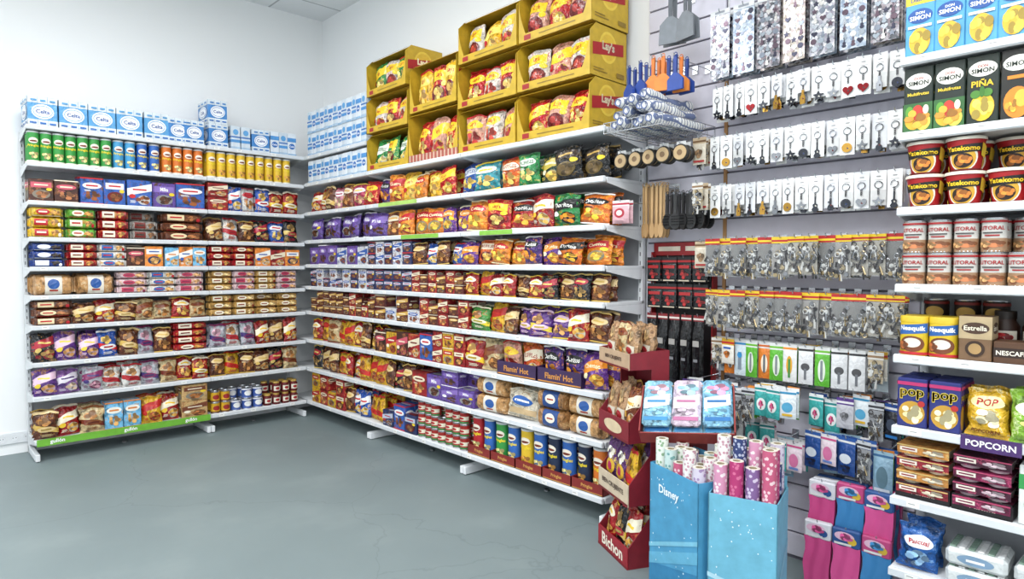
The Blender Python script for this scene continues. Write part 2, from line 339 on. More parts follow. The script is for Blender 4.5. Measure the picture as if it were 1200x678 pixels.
# ---------------------------------------------------------------- product catalogue
C={}
def _mk(shape,w,d,h,base,art,side,top,fin,extra,acc,name,seed):
    mb=MB(); bm=PM(base,acc,'f' if fin=='f' else 'c') if acc else M(base,fin)
    if shape in('box','brick'):
        mb.box(0,0,h/2,w,d,h,bm,.003,side=M(side,fin) if side else None,top=M(top,fin) if top else None)
        if shape=='brick': mb.box(0,0,h+.003,w*.96,.004,.006,bm)
        P=lambda u,v,o:((u-.5)*w,-d/2-o,v*h); mb.art(P,w,h,art,fin)
        sa=[a for a in art if a[0] not in 'fd']
        P2=lambda u,v,o:(w/2+o,(u-.5)*d,v*h); P3=lambda u,v,o:(-w/2-o,(.5-u)*d,v*h)
        mb.art(P2,d,h,sa,fin); mb.art(P3,d,h,sa,fin)
        if shape=='box' and acc: mb.art(lambda u,v,o:((u-.5)*w,(v-.5)*d,h+o),w,d,sa[:3],fin)
    elif shape=='bag':
        big=w>.15
        def P(u,v,o,sg=-1):
            U=2*u-1; c=.05; t=min(1,max(0,(v-c)/(1-2*c)))
            pr=math.sin(pi*t)**.42*(1.12-.24*t) if 0<t<1 else 0
            pu=max(0,1-abs(U)**3)**.65
            wr=.003*math.sin(11*U+3*v+seed)*math.exp(-((t-.0)*4)**2)+.003*math.sin(13*U+seed*2)*math.exp(-((1-t)*4)**2)
            nz=noise.noise(Vector((u*w*20+seed*3.1,v*h*20,seed+sg)))*(.015 if big else .009)*min(1,pr)*pu
            edge=.008*noise.noise(Vector((v*7,seed*5,U*1.5)))
            bend=.016*math.sin(v*2.2+seed*4)*v if big else 0
            return (U*w/2*(1-.08*min(1,pr))+edge,sg*(d/2*pr*pu+nz+o+.0008)+wr*(1 if 0<t<1 else 0)*sg+bend,v*h-(.02 if big else .009)*v*abs(U)**2*abs(math.sin(seed*3))+.003*math.sin(U*5+seed)*(v))
        nu,nv=18,20
        for sg in(-1,1):
            vs=[P(a/nu,b/nv,0,sg) for b in range(nv+1) for a in range(nu+1)]
            fs=[(b*(nu+1)+a,b*(nu+1)+a+1,(b+1)*(nu+1)+a+1,(b+1)*(nu+1)+a) for b in range(nv) for a in range(nu)]
            if sg==1: fs=[tuple(reversed(f)) for f in fs]
            mb.add(vs,fs,bm)
        mb.art(P,w,h,art,fin,.0018)
    elif shape=='flow':
        def P(u,v,o,sg=-1):
            e=min(u,1-u); s=1 if e>.1 else (0.03 if e<.045 else .03+.97*math.sqrt((e-.045)/.055))
            q=max(0,1-abs(2*v-1)**3.2)**.45
            zz=h/2+(v-.5)*h*(.72+.28*min(1,s))
            return ((u-.5)*w,sg*(d/2*s*q+o+.0006),zz)
        nv=10
        for sg in(-1,1):
            us=[0,.04,.05,.06,.08,.1]+[.1+.8*k/6 for k in range(1,6)]+[.9,.92,.94,.95,.96,1]
            vs=[P(a,b/nv,0,sg) for b in range(nv+1) for a in us]; m=len(us)
            fs=[(b*m+a,b*m+a+1,(b+1)*m+a+1,(b+1)*m+a) for b in range(nv) for a in range(m-1)]
            if sg==1: fs=[tuple(reversed(f)) for f in fs]
            mb.add(vs,fs,bm)
        mb.art(P,w,h,art,fin,.0015)
    elif shape=='can':
        R=w/2; lid=M(extra or 'd8dadc','c'); mt=M('c4c8cc','m')
        mb.lathe([(0,.002),(R*.93,0),(R*.98,.003),(R*.98,.005),(R*.96,.006),(R*.96,h-.012),(R,h-.011),(R,h-.001),(R*.95,h),(R*.9,h-.003),(0,h-.003)],
                 [mt,mt,mt,mt,bm,lid,lid,lid,lid,lid])
        P=lambda u,v,o:((R*.965+o)*math.sin((u-.5)*pi),-(R*.965+o)*math.cos((u-.5)*pi),v*h); mb.art(P,w*1.5,h,art,fin)
    elif shape=='tin':
        R=w/2; mt=M('cfd2d6','m')
        mb.lathe([(0,.003),(R*.9,.003),(R*.96,0),(R,.001),(R,.004),(R*.97,.006),(R*.97,h-.006),(R,h-.004),(R,h-.001),(R*.95,h),(R*.93,h-.004),(0,h-.004)],
                 [mt]*5+[bm]+[mt]*6)
        P=lambda u,v,o:((R*.975+o)*math.sin((u-.5)*pi),-(R*.975+o)*math.cos((u-.5)*pi),v*h); mb.art(P,w*1.5,h,art,fin)
    elif shape=='cup':
        R=w/2; r=R*.7; lid=M(extra or 'f4efe6','c'); rim=M('e8e0d0','c')
        mb.lathe([(0,.004),(r*.92,.004),(r,0),(R*.93,h-.012),(R,h-.011),(R,h-.003),(R*.97,h),(R*.9,h-.002),(0,h-.002)],[bm,bm,bm,bm,rim,rim,lid,lid],28)
        P=lambda u,v,o:((r+(R*.93-r)*v+o+.0005)*math.sin((u-.5)*pi),-(r+(R*.93-r)*v+o+.0005)*math.cos((u-.5)*pi),v*(h-.012)); mb.art(P,w*1.35,h,art,fin)
    elif shape=='oval':
        R=w/2; k=.66; lid=M(extra,'c')
        mb.T=Matrix.Diagonal((1,k,1,1))
        mb.lathe([(0,.0),(R*.93,0),(R*.97,.004),(R*.97,h*.84),(R,h*.845),(R,h*.98),(R*.95,h),(0,h)],[bm,bm,bm,lid,lid,lid,lid],28)
        P=lambda u,v,o:((R*.975+o)*math.sin((u-.5)*pi),-(R*.975+o*1.6)*math.cos((u-.5)*pi),v*h); mb.art(P,w*1.25,h,art,fin); mb.T=None
    elif shape=='jar':
        R=w/2; lid=M(extra or 'a01818','c')
        mb.lathe([(0,.0),(R*.9,0),(R,.008),(R,h*.68),(R*.72,h*.8),(R*.72,h*.84),(R*.78,h*.84),(R*.78,h*.99),(R*.74,h),(0,h)],[bm]*6+[lid]*4)
        P=lambda u,v,o:((R+o)*math.sin((u-.5)*pi),-(R+o)*math.cos((u-.5)*pi),v*h); mb.art(P,w*1.5,h,art,fin)
    return mb.build(name)
def add(key,name,label,cat,shape,w,d,h,base,art=(),side=None,top=None,fin=None,extra=None,acc=None):
    fin=fin or ('f' if shape in('bag','flow') else 'c')
    arts=art if (art and isinstance(art[0],list)) else [list(art)]
    ms=[_mk(shape,w,d,h,base,a,side,top,fin,extra,acc,name,i+len(C)*.37) for i,a in enumerate(arts)]
    C[key]=dict(meshes=ms,w=w,d=d,h=h,name=name,label=label,cat=cat,shape=shape)

def bars(u,v,n,c,w=.3,dv=.035): return [('r',u-w/2*(1-.15*(k%2)),v-dv*k,u+w/2*(1-.25*((k+1)%2)),v-dv*k+dv*.5,c) for k in range(n)]
def layouts(txt,bg,tc,food):
    T=lambda u,v,h,mw,c=tc:[('t',txt,u,v,h,c,mw)] if txt else [('r',u-mw*.4,v-.03,u+mw*.4,v+.03,c)]
    a=[('e',.5,.7,.42,.12,bg)]+T(.5,.7,.15,.66)+[('f',.5,.32,.36,.18,food),('r',0,0,1,.045,tc),('r',0,.955,1,1,tc)]+bars(.3,.52,2,bg)
    b=[('d',0,.5,1,.78,.22,bg)]+T(.5,.64,.14,.7)+[('e',.66,.25,.26,.18,shade(bg,.8)),('f',.64,.26,.28,.17,food),('e',.2,.38,.13,.08,tc)]+bars(.22,.2,3,bg,.24)
    c=[('f',.42,.68,.36,.2,food),('d',0,.28,1,.46,-.16,tc),('e',.5,.36,.4,.1,bg)]+T(.5,.36,.12,.6,shade(tc,.8))+bars(.5,.16,3,bg,.5)+[('r',0,.93,1,1,bg)]
    d=[('r',.08,.62,.92,.86,bg)]+T(.5,.74,.15,.7)+[('e',.5,.32,.36,.2,shade(tc,.55)),('f',.5,.33,.32,.17,food),('e',.82,.55,.12,.07,'f4d020')]
    return [a,b,c,d]
def chip(k,base,txt,bg,tc,food,lab,w=.19,h=.225):
    L=layouts(txt,bg,tc,food)
    add(k,'crisp_bag',lab,'crisps','bag',w,.085,h,base,[L[0],L[1],L[3],L[0],L[1]],acc=food)
chip('lays_red','c0161e',"Lay's",'f8cc22','c8141c','f0c060','glossy red and yellow crisp bag')
chip('lays_yel','e8b01c',"Lay's",'f8e060','c8141c','e9b050','glossy yellow crisp bag with red logo')
chip('lays_sal','d49880',"Lay's",'f8cc22','c8141c','b8342c','pale salmon crisp bag with red print')
chip('lays_grn','2e8a3a',"Lay's",'f8cc22','c8141c','f0d070','glossy green crisp bag with yellow logo')
chip('lays_wht','d8cec4',"Lay's",'f8cc22','c8141c','c8402c','white and red crisp bag with yellow logo')
chip('ruf_blu','2358ac','RUFFLES','e6ecf4','1a3c88','f0c45a','blue ridged crisp bag')
chip('ruf_grn','1c8a42','RUFFLES','e8f0e0','14642c','f2d06a','bright green ridged crisp bag')
chip('ruf_org','d4561a','RUFFLES','f6e6c8','b02018','f0b850','orange ridged crisp bag')
chip('dor_grn','18803a','Doritos','141414','f2efe8','f08c1c','green tortilla chip bag with black logo')
chip('dor_org','d46414','Doritos','141414','f2efe8','f6b62a','orange tortilla chip bag with black logo')
chip('dor_red','b0161c','Doritos','141414','f2efe8','f0a030','red tortilla chip bag with black logo')
chip('dor_prp','4a2a78','Doritos','141414','f2efe8','e88a2a','purple tortilla chip bag with black logo')
chip('che_org','e07c1a','Cheetos','c8202a','fff2c0','f6c040','orange cheese puff bag')
chip('che_prp','643090','Cheetos','f08a1c','fff2c0','f4b23a','purple cheese puff bag')
chip('black_bag','141518','','3a2c20','c8a050','6a5430','black crisp bag with gold print')
chip('darkgreen_bag','1f3a26','','c8b040','f0e8c0','e0b040','dark green crisp bag')
chip('red_bag','a8161e','','f0e4d0','f4c020','e8b050','red snack bag with cream label')
chip('teal_bag','1f8c9a','','f4f0dc','f0d020','f0c060','teal snack bag')
chip('brown_bag','7a3a1e','','f2e2c4','e8b040','c88c48','brown snack bag with cream label')
chip('pink_bag','b8325a','','f4e4e8','f6d84a','f0b080','pink snack bag')
chip('milka_bag','5e4296','Milka','8a6cc0','ffffff','5a3420','lilac chocolate bag with white logo')
def small(k,base,bg,tc,food,lab,txt='',w=.12,h=.15,d=.052):
    L=layouts(txt,bg,tc,food)
    add(k,'snack_bag',lab,'snack bag','bag',w,d,h,base,[L[0],L[1],L[2]],acc=food)
small('s_red','a2181c','f4e8cc','f2c41c','e8a848','small red snack bag')
small('s_grn','3f8a34','f2ecc8','e8d028','b87838','small green snack bag')
small('s_yel','d8a418','c8221e','d82a1e','b06a28','small yellow snack bag')
small('s_prp','5c2f84','f0c8e0','f4d43a','d89a58','small purple snack bag')
small('s_blk','1c1c22','b8283a','e8c86a','b08848','small black snack bag')
small('s_blu','2a58b4','f4f4f4','e82a2e','e8b858','small blue snack bag')
small('s_brn','5c2c18','e8c88a','d8b050','b87a3a','small brown biscuit bag')
small('s_sil','acb0b8','8a2c60','4a3a80','c890a0','small silver and pink biscuit bag')
small('s_wht','d4d2ce','c22630','b81e28','c89058','small white and red biscuit bag')
small('s_lil','8a5aa4','f0e8f4','4a2a70','e0c0a0','small lilac biscuit bag')
small('s_pnk','d08292','f8f0f0','b02a50','e8c098','small pink biscuit bag')
small('s_beige','c8b080','8a4a22','7a2a1a','b8783a','small beige biscuit bag')
def flow(k,base,bg,tc,food,lab,txt='',w=.19,d=.065,h=.055):
    T=[('t',txt,.38,.52,.3,tc,.34)] if txt else [('r',.25,.46,.5,.6,tc)]
    a=[('e',.38,.52,.2,.3,bg)]+T+[('f',.72,.48,.16,.34,food),('r',.1,.1,.9,.16,tc)]
    b=[('r',.12,.2,.52,.85,bg)]+([('t',txt,.32,.52,.3,tc,.34)] if txt else [('r',.18,.45,.46,.62,tc)])+[('f',.7,.55,.18,.34,food),('e',.86,.3,.05,.2,tc)]
    add(k,'biscuit_pack',lab,'biscuits','flow',w,d,h,base,[a,b],acc=food)
flow('f_yel','d8b01e','c8222a','f8f0d8','c88a3a','yellow biscuit flow pack')
flow('f_grn','5fa838','f6f0d0','c8222a','c88a3a','green biscuit flow pack')
flow('f_red','ac1820','f6ead0','7a1a14','c88a3a','red biscuit flow pack')
flow('f_gry','98948e','7a2018','3a2a20','8a5a34','grey and brown biscuit flow pack')
flow('f_brn','623420','f0d8a8','c8222a','a8683a','brown chocolate biscuit flow pack')
flow('f_pnk','d4b8bc','c83a5a','8a2a4a','d8a068','pale pink toast biscuit pack')
flow('f_wht','d8d4ce','2a68b8','c8222a','d8a058','white biscuit flow pack')
flow('f_gold','b88a42','f4ead0','8a2a1a','e8c080','golden crispbread pack')
flow('f_navy','1a3a88','e8ecf8','ffffff','2a1a14','dark blue sandwich biscuit pack','OREO')
add('loaf','bread_loaf','sliced bread loaf in clear bag with printed label','bread','flow',.25,.11,.11,'b88850',[('r',.3,.05,.7,.95,'e4dccc'),('e',.5,.55,.14,.25,'2a5aa8'),('r',.4,.2,.6,.28,'b02a20')],fin='f',acc='e0c090')
add('loaf_dk','bread_loaf','brown bread loaf with blue printed wrapper','bread','flow',.25,.11,.12,'a07040',[('r',.25,.05,.75,.95,'2c4f92'),('e',.5,.55,.16,.25,'f2ecd8'),('r',.4,.5,.6,.58,'b02a20')],fin='f',acc='d0a870')
add('loaf_wt','bread_loaf','white sandwich loaf in pale wrapper','bread','bag',.2,.1,.2,'d0c6b0',[('e',.5,.6,.3,.16,'2c5fb0'),('r',.3,.57,.7,.63,'ffffff'),('r',.1,.15,.9,.35,'d8b888')],fin='f',acc='b89060')
def carton(k,name,lab,cat,w,d,h,base,art,**kw): add(k,name,lab,cat,'box',w,d,h,base,art,**kw)
def milk6(k,w,h,base,lab):
    # film-wrapped pack: three carton faces visible through the film
    a=[('r',0,0,1,.22,'dde8f0'),('r',0,.78,1,1,'dde8f0')]
    for i in range(3): a+=[('r',.325+.33*(i-.5) if 0 else (i+1)/3-.006,0,(i+1)/3+.002,1,shade(base,.8))] if i<2 else []
    a+=[('e',.5,.5,.38,.25,'f3f7fb'),('e',.5,.5,.33,.2,base),('e',.5,.5,.31,.18,'f3f7fb'),('t','Celta',.5,.5,.15,'1c4fa0',.46),('r',.06,.08,.28,.14,'2f6fc0'),('r',.4,.08,.6,.14,'2f6fc0'),('r',.72,.08,.94,.14,'2f6fc0'),('r',.1,.84,.3,.9,base),('r',.42,.84,.6,.9,base),('r',.74,.84,.92,.9,base)]
    add(k,'milk_carton_pack',lab,'milk','box',w,.25,h,base,a,top='c8dcea',side=shade(base,.95),fin='f')
milk6('milk6','.' and .172,.205,'58a4de','light blue and white film-wrapped pack of milk')
milk6('milk6b',.15,.19,'4288d0','blue and white film-wrapped pack of milk')
add('milk1','milk_carton','white and blue one-litre milk carton','milk','brick',.075,.09,.195,'dfe6ec',[('r',0,.62,1,.8,'4a94d8'),('e',.5,.42,.36,.13,'2f6fc0'),('t','Celta',.5,.42,.09,'ffffff',.6),('r',0,0,1,.09,'8fb8dc')],side='d2dce6',top='e4e8ec')
add('milk1b','milk_carton','pale milk carton with blue stripes','milk','brick',.075,.09,.195,'cfdae4',[('r',0,.3,1,.42,'4a94d8'),('r',0,.5,1,.56,'2f6fc0'),('e',.5,.74,.3,.12,'5aa2dc'),('r',0,0,1,.12,'a8c4dc')],side='d2dce6',top='e4e8ec')
def pring(k,base,food,lab):
    add(k,'crisp_tube',lab,'crisps','can',.074,.074,.218,base,[('e',.5,.7,.26,.09,'f6ead8'),('e',.5,.68,.2,.03,'7a2a18'),('t','Pringles',.5,.53,.1,'ffe21c',.62),('f',.5,.25,.24,.12,food),('r',0,.03,1,.07,'f4f0e0')],extra='d8dcde')
pring('p_grn','2f9a3c','f2dc8a','green crisp tube with clear lid')
pring('p_blu','2a66c0','f2dc8a','blue crisp tube with clear lid')
pring('p_lbl','3a9ad0','f2dc8a','light blue crisp tube with clear lid')
pring('p_org','e0701c','f2dc8a','orange crisp tube with clear lid')
pring('p_yel','e8bc1c','e89a3a','yellow crisp tube with clear lid')
pring('p_red','c01a24','f2dc8a','red crisp tube with clear lid')
pring('p_nvy','1c2c4c','d89a3a','dark navy crisp tube with clear lid')
def gbox(k,name,lab,cat,w,d,h,base,bg,tc,food,txt='',**kw):
    L=layouts(txt,bg,tc,food)
    carton(k,name,lab,cat,w,d,h,base,[L[0],L[3],L[1]],acc=food,**kw)
gbox('b_blu','biscuit_box','blue biscuit carton with food picture','biscuits',.13,.07,.14,'2a5cb4','f4f4f4','d8222a','8a4a20')
gbox('b_lblu','biscuit_box','light blue biscuit carton','biscuits',.1,.07,.15,'6ab4e0','f8f4e8','e8862a','d8a058')
gbox('b_org','biscuit_box','orange and white biscuit carton','biscuits',.09,.07,.15,'e4822a','f8f4ea','2a5cb4','d8a058')
gbox('b_brn','biscuit_box','dark brown chocolate biscuit carton','biscuits',.13,.07,.12,'4a241a','d8566a','f4e4c8','a8683a')
gbox('b_milka','chocolate_box','lilac chocolate carton with white logo','chocolate',.15,.1,.12,'5e4296','8a6cc0','ffffff','5a3420','Milka')
gbox('b_yel','biscuit_box','yellow biscuit carton with red print','biscuits',.12,.08,.1,'d0a01a','c8222a','f8f0d0','8a4a20')
gbox('b_red','biscuit_box','red biscuit carton with cream print','biscuits',.12,.08,.1,'a0181e','f2e4c4','7a1410','c88a44')
gbox('b_wht','chocolate_box','white and blue chocolate carton','chocolate',.12,.08,.08,'ccced2','2a5cb4','f4f4f4','8a4a28')
gbox('b_nvy','chocolate_box','navy chocolate carton with silver print','chocolate',.11,.08,.07,'1e2c5c','c0c8dc','c8222a','8a5a34')
gbox('b_gold','biscuit_box','beige wafer carton with brown print','biscuits',.12,.08,.1,'bc9a64','7a3a1e','f4ead0','b06a30')
gbox('b_choc','chocolate_bar_box','dark red and brown chocolate bar carton','chocolate',.11,.09,.06,'5c1c1c','d8a84a','f2e4c4','7a4a2a')
add('t_rg','food_tin','red and green food tin','tinned food','tin',.075,.075,.085,'b02420',[('r',0,.35,1,.65,'e8e2c8'),('r',0,.1,1,.25,'2f7a3c'),('e',.5,.5,.2,.1,'b81e24')])
add('t_blu','spread_tub','blue and white chocolate spread tub','spread','tin',.085,.085,.09,'3a5aa8',[('e',.5,.5,.25,.25,'f2f2f2'),('r',0,.8,1,.92,'e8e8f0')])
add('t_yel','food_tin','yellow cocoa tin','tinned food','tin',.075,.075,.09,'e0ac1c',[('e',.5,.5,.25,.22,'a81e1e'),('r',0,.08,1,.2,'6a3a1a')])
add('j_red','jam_jar','dark red jam jar with gold lid','jam','jar',.07,.07,.1,'6a1418',[('r',.2,.2,.8,.6,'efe6d2'),('e',.5,.4,.16,.12,'b02028')],extra='c8a24a')

# near bay products
def fruitart(sky):
    return [('r',0,.0,1,.45,sky),('e',.36,.2,.3,.15,'f0b020'),('e',.68,.16,.26,.13,'f6d548'),('e',.5,.3,.2,.12,'d83a28'),('e',.22,.32,.14,.09,'5aa030'),('f',.5,.2,.42,.16,'e8982a'),('e',.78,.34,.1,.07,'f4e8c8')]
add('juice_blu','juice_carton','sky blue pineapple juice carton','juice','brick',.092,.07,.235,'4fa6da',[('r',0,.8,1,.93,'f6d22a'),('t','Disfruta',.5,.87,.06,'1c4fa0',.8),('e',.5,.62,.42,.11,'1e56a8'),('t','DON',.5,.665,.05,'ffffff',.3),('t','SIMON',.5,.595,.07,'ffffff',.7),('e',.5,.24,.36,.2,'f0b828'),('f',.5,.25,.36,.2,'f4c838'),('r',.1,.44,.9,.48,'f4f4ea')],side='4096cc',top='cfd8de')
add('juice_grn','juice_carton','dark green and black tropical fruit juice carton','juice','brick',.092,.07,.235,'12241a',[('e',.5,.78,.44,.12,'f2efe2'),('t','DON',.5,.825,.045,'b02028',.3),('t','SIMON',.5,.755,.07,'14281c',.7),('t','Multifrutas',.5,.59,.05,'f6d22a',.8)]+fruitart('2f6a30'),side='10301c',top='cfd3d0')
add('juice_pin','juice_carton','dark pineapple juice carton','juice','brick',.092,.07,.235,'12241a',[('e',.5,.8,.44,.11,'f2efe2'),('t','DON',.5,.84,.04,'b02028',.3),('t','SIMON',.5,.775,.07,'14281c',.7),('t','PIÑA',.5,.6,.11,'f6c81a',.8),('e',.5,.25,.38,.2,'f2c01e'),('f',.5,.24,.38,.2,'f4d048'),('e',.3,.44,.16,.06,'4a8a28'),('e',.66,.45,.16,.06,'4a8a28'),('e',.5,.47,.08,.08,'3a7a20')],side='10301c',top='cfd3d0')
add('juice_org','juice_carton','dark mango juice carton with orange fruit','juice','brick',.092,.07,.235,'1a1a14',[('e',.5,.8,.44,.11,'f2efe2'),('t','SIMON',.5,.79,.07,'14281c',.7),('r',.2,.58,.8,.63,'f08a1a'),('e',.5,.25,.4,.22,'f08a1a'),('e',.62,.3,.2,.12,'f8c03a'),('f',.35,.2,.2,.12,'f6a82a')],side='10301c',top='cfd3d0')
add('noodle','noodle_cup','red instant noodle cup with yellow print','instant noodles','cup',.124,.124,.118,'b0141a',[('e',.5,.42,.29,.42,'f0e8d8'),('e',.5,.4,.25,.36,'e0a82a'),('e',.5,.34,.19,.24,'2a1a14'),('f',.5,.36,.18,.22,'e8842c'),('d',.16,.6,.84,.86,.14,'1c1a18'),('t','Yatekomo',.5,.73,.2,'ffd21c',.6,.02),('r',0,.0,1,.07,'700a0e'),('d',.0,.1,.16,.5,.8,'e8c030'),('d',.84,.1,1,.5,-.8,'e8c030')],extra='c8b8a0')
add('litoral','food_tin','silver ring-pull tin of bean stew','tinned food','tin',.074,.074,.116,'d8d4ce',[('r',0,.0,1,.4,'a88260'),('f',.5,.22,.36,.17,'b86c40'),('f',.3,.2,.2,.13,'d8a468'),('t','LITORAL',.5,.7,.15,'b01a20',.64),('r',.25,.54,.75,.58,'4a4a4a'),('r',.32,.46,.68,.5,'b01a20'),('r',0,.86,1,.92,'b01a20')])
add('nesq','cocoa_tin','flat yellow cocoa powder tub with blue logo','cocoa powder','oval',.093,.062,.145,'e6c01a',[('d',.08,.56,.92,.8,.1,'2a62b0'),('t','Nesquik',.5,.68,.19,'ffffff',.64,.02),('e',.5,.3,.3,.2,'7a3e1c'),('e',.5,.33,.2,.12,'e8e0d0'),('r',0,.03,1,.1,'c8222a'),('f',.3,.25,.14,.14,'a85a28')],extra='e0bc20')
add('darktin','coffee_tin','dark brown coffee tin','coffee','tin',.085,.085,.1,'2a1c14',[('e',.5,.5,.25,.22,'c89a3a'),('r',0,.8,1,.9,'8a2018')])
carton('coffee','coffee_box','brown coffee capsule carton with star logo','coffee',.095,.1,.155,'7a5a3c',[('r',0,.5,1,1,'b8a078'),('e',.5,.74,.42,.13,'4a3020'),('t','Estrella',.5,.74,.13,'f0e4cc',.7),('e',.5,.28,.3,.18,'3a2416'),('e',.5,.28,.2,.12,'b08a54')],side='5c4028')
carton('nescafe','coffee_box','low beige and brown coffee carton','coffee',.1,.1,.075,'5a3a24',[('r',0,.3,1,.72,'2e1a10'),('t','NESCAFÉ',.5,.52,.26,'f4ead8',.86)])
add('cofjar','coffee_jar','glass jar of instant coffee with red lid','coffee','jar',.085,.085,.17,'33190e',[('r',.18,.25,.82,.6,'e8e0d0'),('f',.5,.43,.25,.14,'b01c20')],extra='20140e')
carton('popbox','popcorn_box','blue and purple microwave popcorn carton','popcorn',.095,.06,.18,'27307a',[('e',.5,.3,.44,.24,'c8962a'),('f',.5,.28,.42,.22,'f4e4a8'),('t','pop',.5,.68,.26,'ffe04a',.8,.03),('r',0,.86,1,.93,'c02a6a'),('e',.82,.5,.12,.06,'c02a2a')],side='3a2a80')
add('bop','popcorn_bag','yellow popcorn bag with red lettering','popcorn','bag',.125,.06,.185,'d8a820',[('e',.5,.72,.42,.14,'f8e8a0'),('t','POP',.5,.72,.15,'b81c24',.6),('f',.5,.38,.36,.2,'f4e8b8'),('t','POPCORN',.5,.12,.07,'7a3a10',.7)],acc='f4e4a0')
add('gbag','snack_bag','lime green snack bag','snack bag','bag',.125,.06,.185,'7aa82a',[('e',.5,.66,.4,.14,'f8f4d0'),('f',.5,.34,.32,.16,'f0d870')],acc='d8e8a0')
carton('milkgreen','milk_carton','white and green milk carton','milk',.09,.07,.2,'dee2de',[('r',0,.6,1,.85,'2f9a4a'),('e',.5,.35,.34,.14,'2f9a4a')])
add('bluebag','coffee_bag','upright blue vacuum bag','coffee','bag',.13,.07,.19,'1f5aa8',[('e',.5,.66,.4,.14,'f4f4f4'),('t','Pascual',.5,.66,.1,'c01c22',.6),('f',.5,.3,.36,.18,'8ab4dc')],acc='7aa8dc')
def dessert(c1,c2,c3,cream):
    mb=MB(); mb.box(0,-.066,.028,.172,.004,.056,M('1c181c')); mb.box(0,0,.002,.172,.134,.004,M('241c22')); 
    for s in(-1,1): mb.box(s*.086,0,.024,.003,.134,.048,M('241c22'))
    for k in range(4):
        z=.006+.049*k
        for j in range(2):
            for q in(-.03,.034):
                mb.T=Matrix.Translation((-.041+.082*j,q,z)); mb.lathe([(0,0),(.029,0),(.037,.037),(.039,.038),(.039,.042),(0,.043)],[M(cream)]*3+[M('d8c8b0')]*2,16)
        mb.T=None
        cc=(c1,c2,c1,c2)[k]
        vs=[(-.083,-.071,z+.012),(.083,-.071,z+.012),(.083,-.074,z+.045),(-.083,-.074,z+.045),(.083,.06,z+.046),(-.083,.06,z+.046)]
        mb.add(vs,[(0,1,2,3),(3,2,4,5)],PM(cc,c3,'c',40))
        mb.art(lambda u,v,o:(-.083+.166*u,-.0715-.003*v-o,z+.012+.033*v),.166,.033,[('r',.06,.3,.4,.75,'f4e8d8'),('r',.1,.45,.36,.6,c1),('f',.7,.5,.2,.4,cream),('r',0,.88,1,1,c3)])
    mb.art(lambda u,v,o:((u-.5)*.172,-.069-o,v*.056),.172,.056,[('t','Vanilla',.5,.5,.42,'f4e8d0',.5)])
    return mb.build('dessert_pack')
C['dessert']=dict(meshes=[dessert('9a2030','c8843a','e0c070','dcccb0')],w=.178,d=.15,h=.202,name='dessert_pack',label='stacked red and cream dessert cups in dark tray',cat='dessert',shape='box')
C['dessert2']=dict(meshes=[dessert('7a1844','4a1830','c84a70','c8b0b8')],w=.178,d=.15,h=.202,name='dessert_pack',label='stacked magenta dessert cups in dark tray',cat='dessert',shape='box')
mb=MB(); mb.box(0,0,.03,.18,.16,.06,M('cfd4d4','f'),.012)
for k in range(6): mb.box(-.07+.028*k,0,.062,.02,.13,.006,M('d8dada' if k%2 else '7a9484','f'),.002)
mb.art(lambda u,v,o:((u-.5)*.18,-.08-o,v*.06),.18,.06,[('e',.5,.5,.3,.3,'7a9ab8'),('r',.35,.4,.65,.55,'f0f0f0')])
C['napkin']=dict(meshes=[mb.build('napkin_pack')],w=.18,d=.16,h=.068,name='napkin_pack',label='white plastic pack of folded paper napkins',cat='napkins',shape='box')

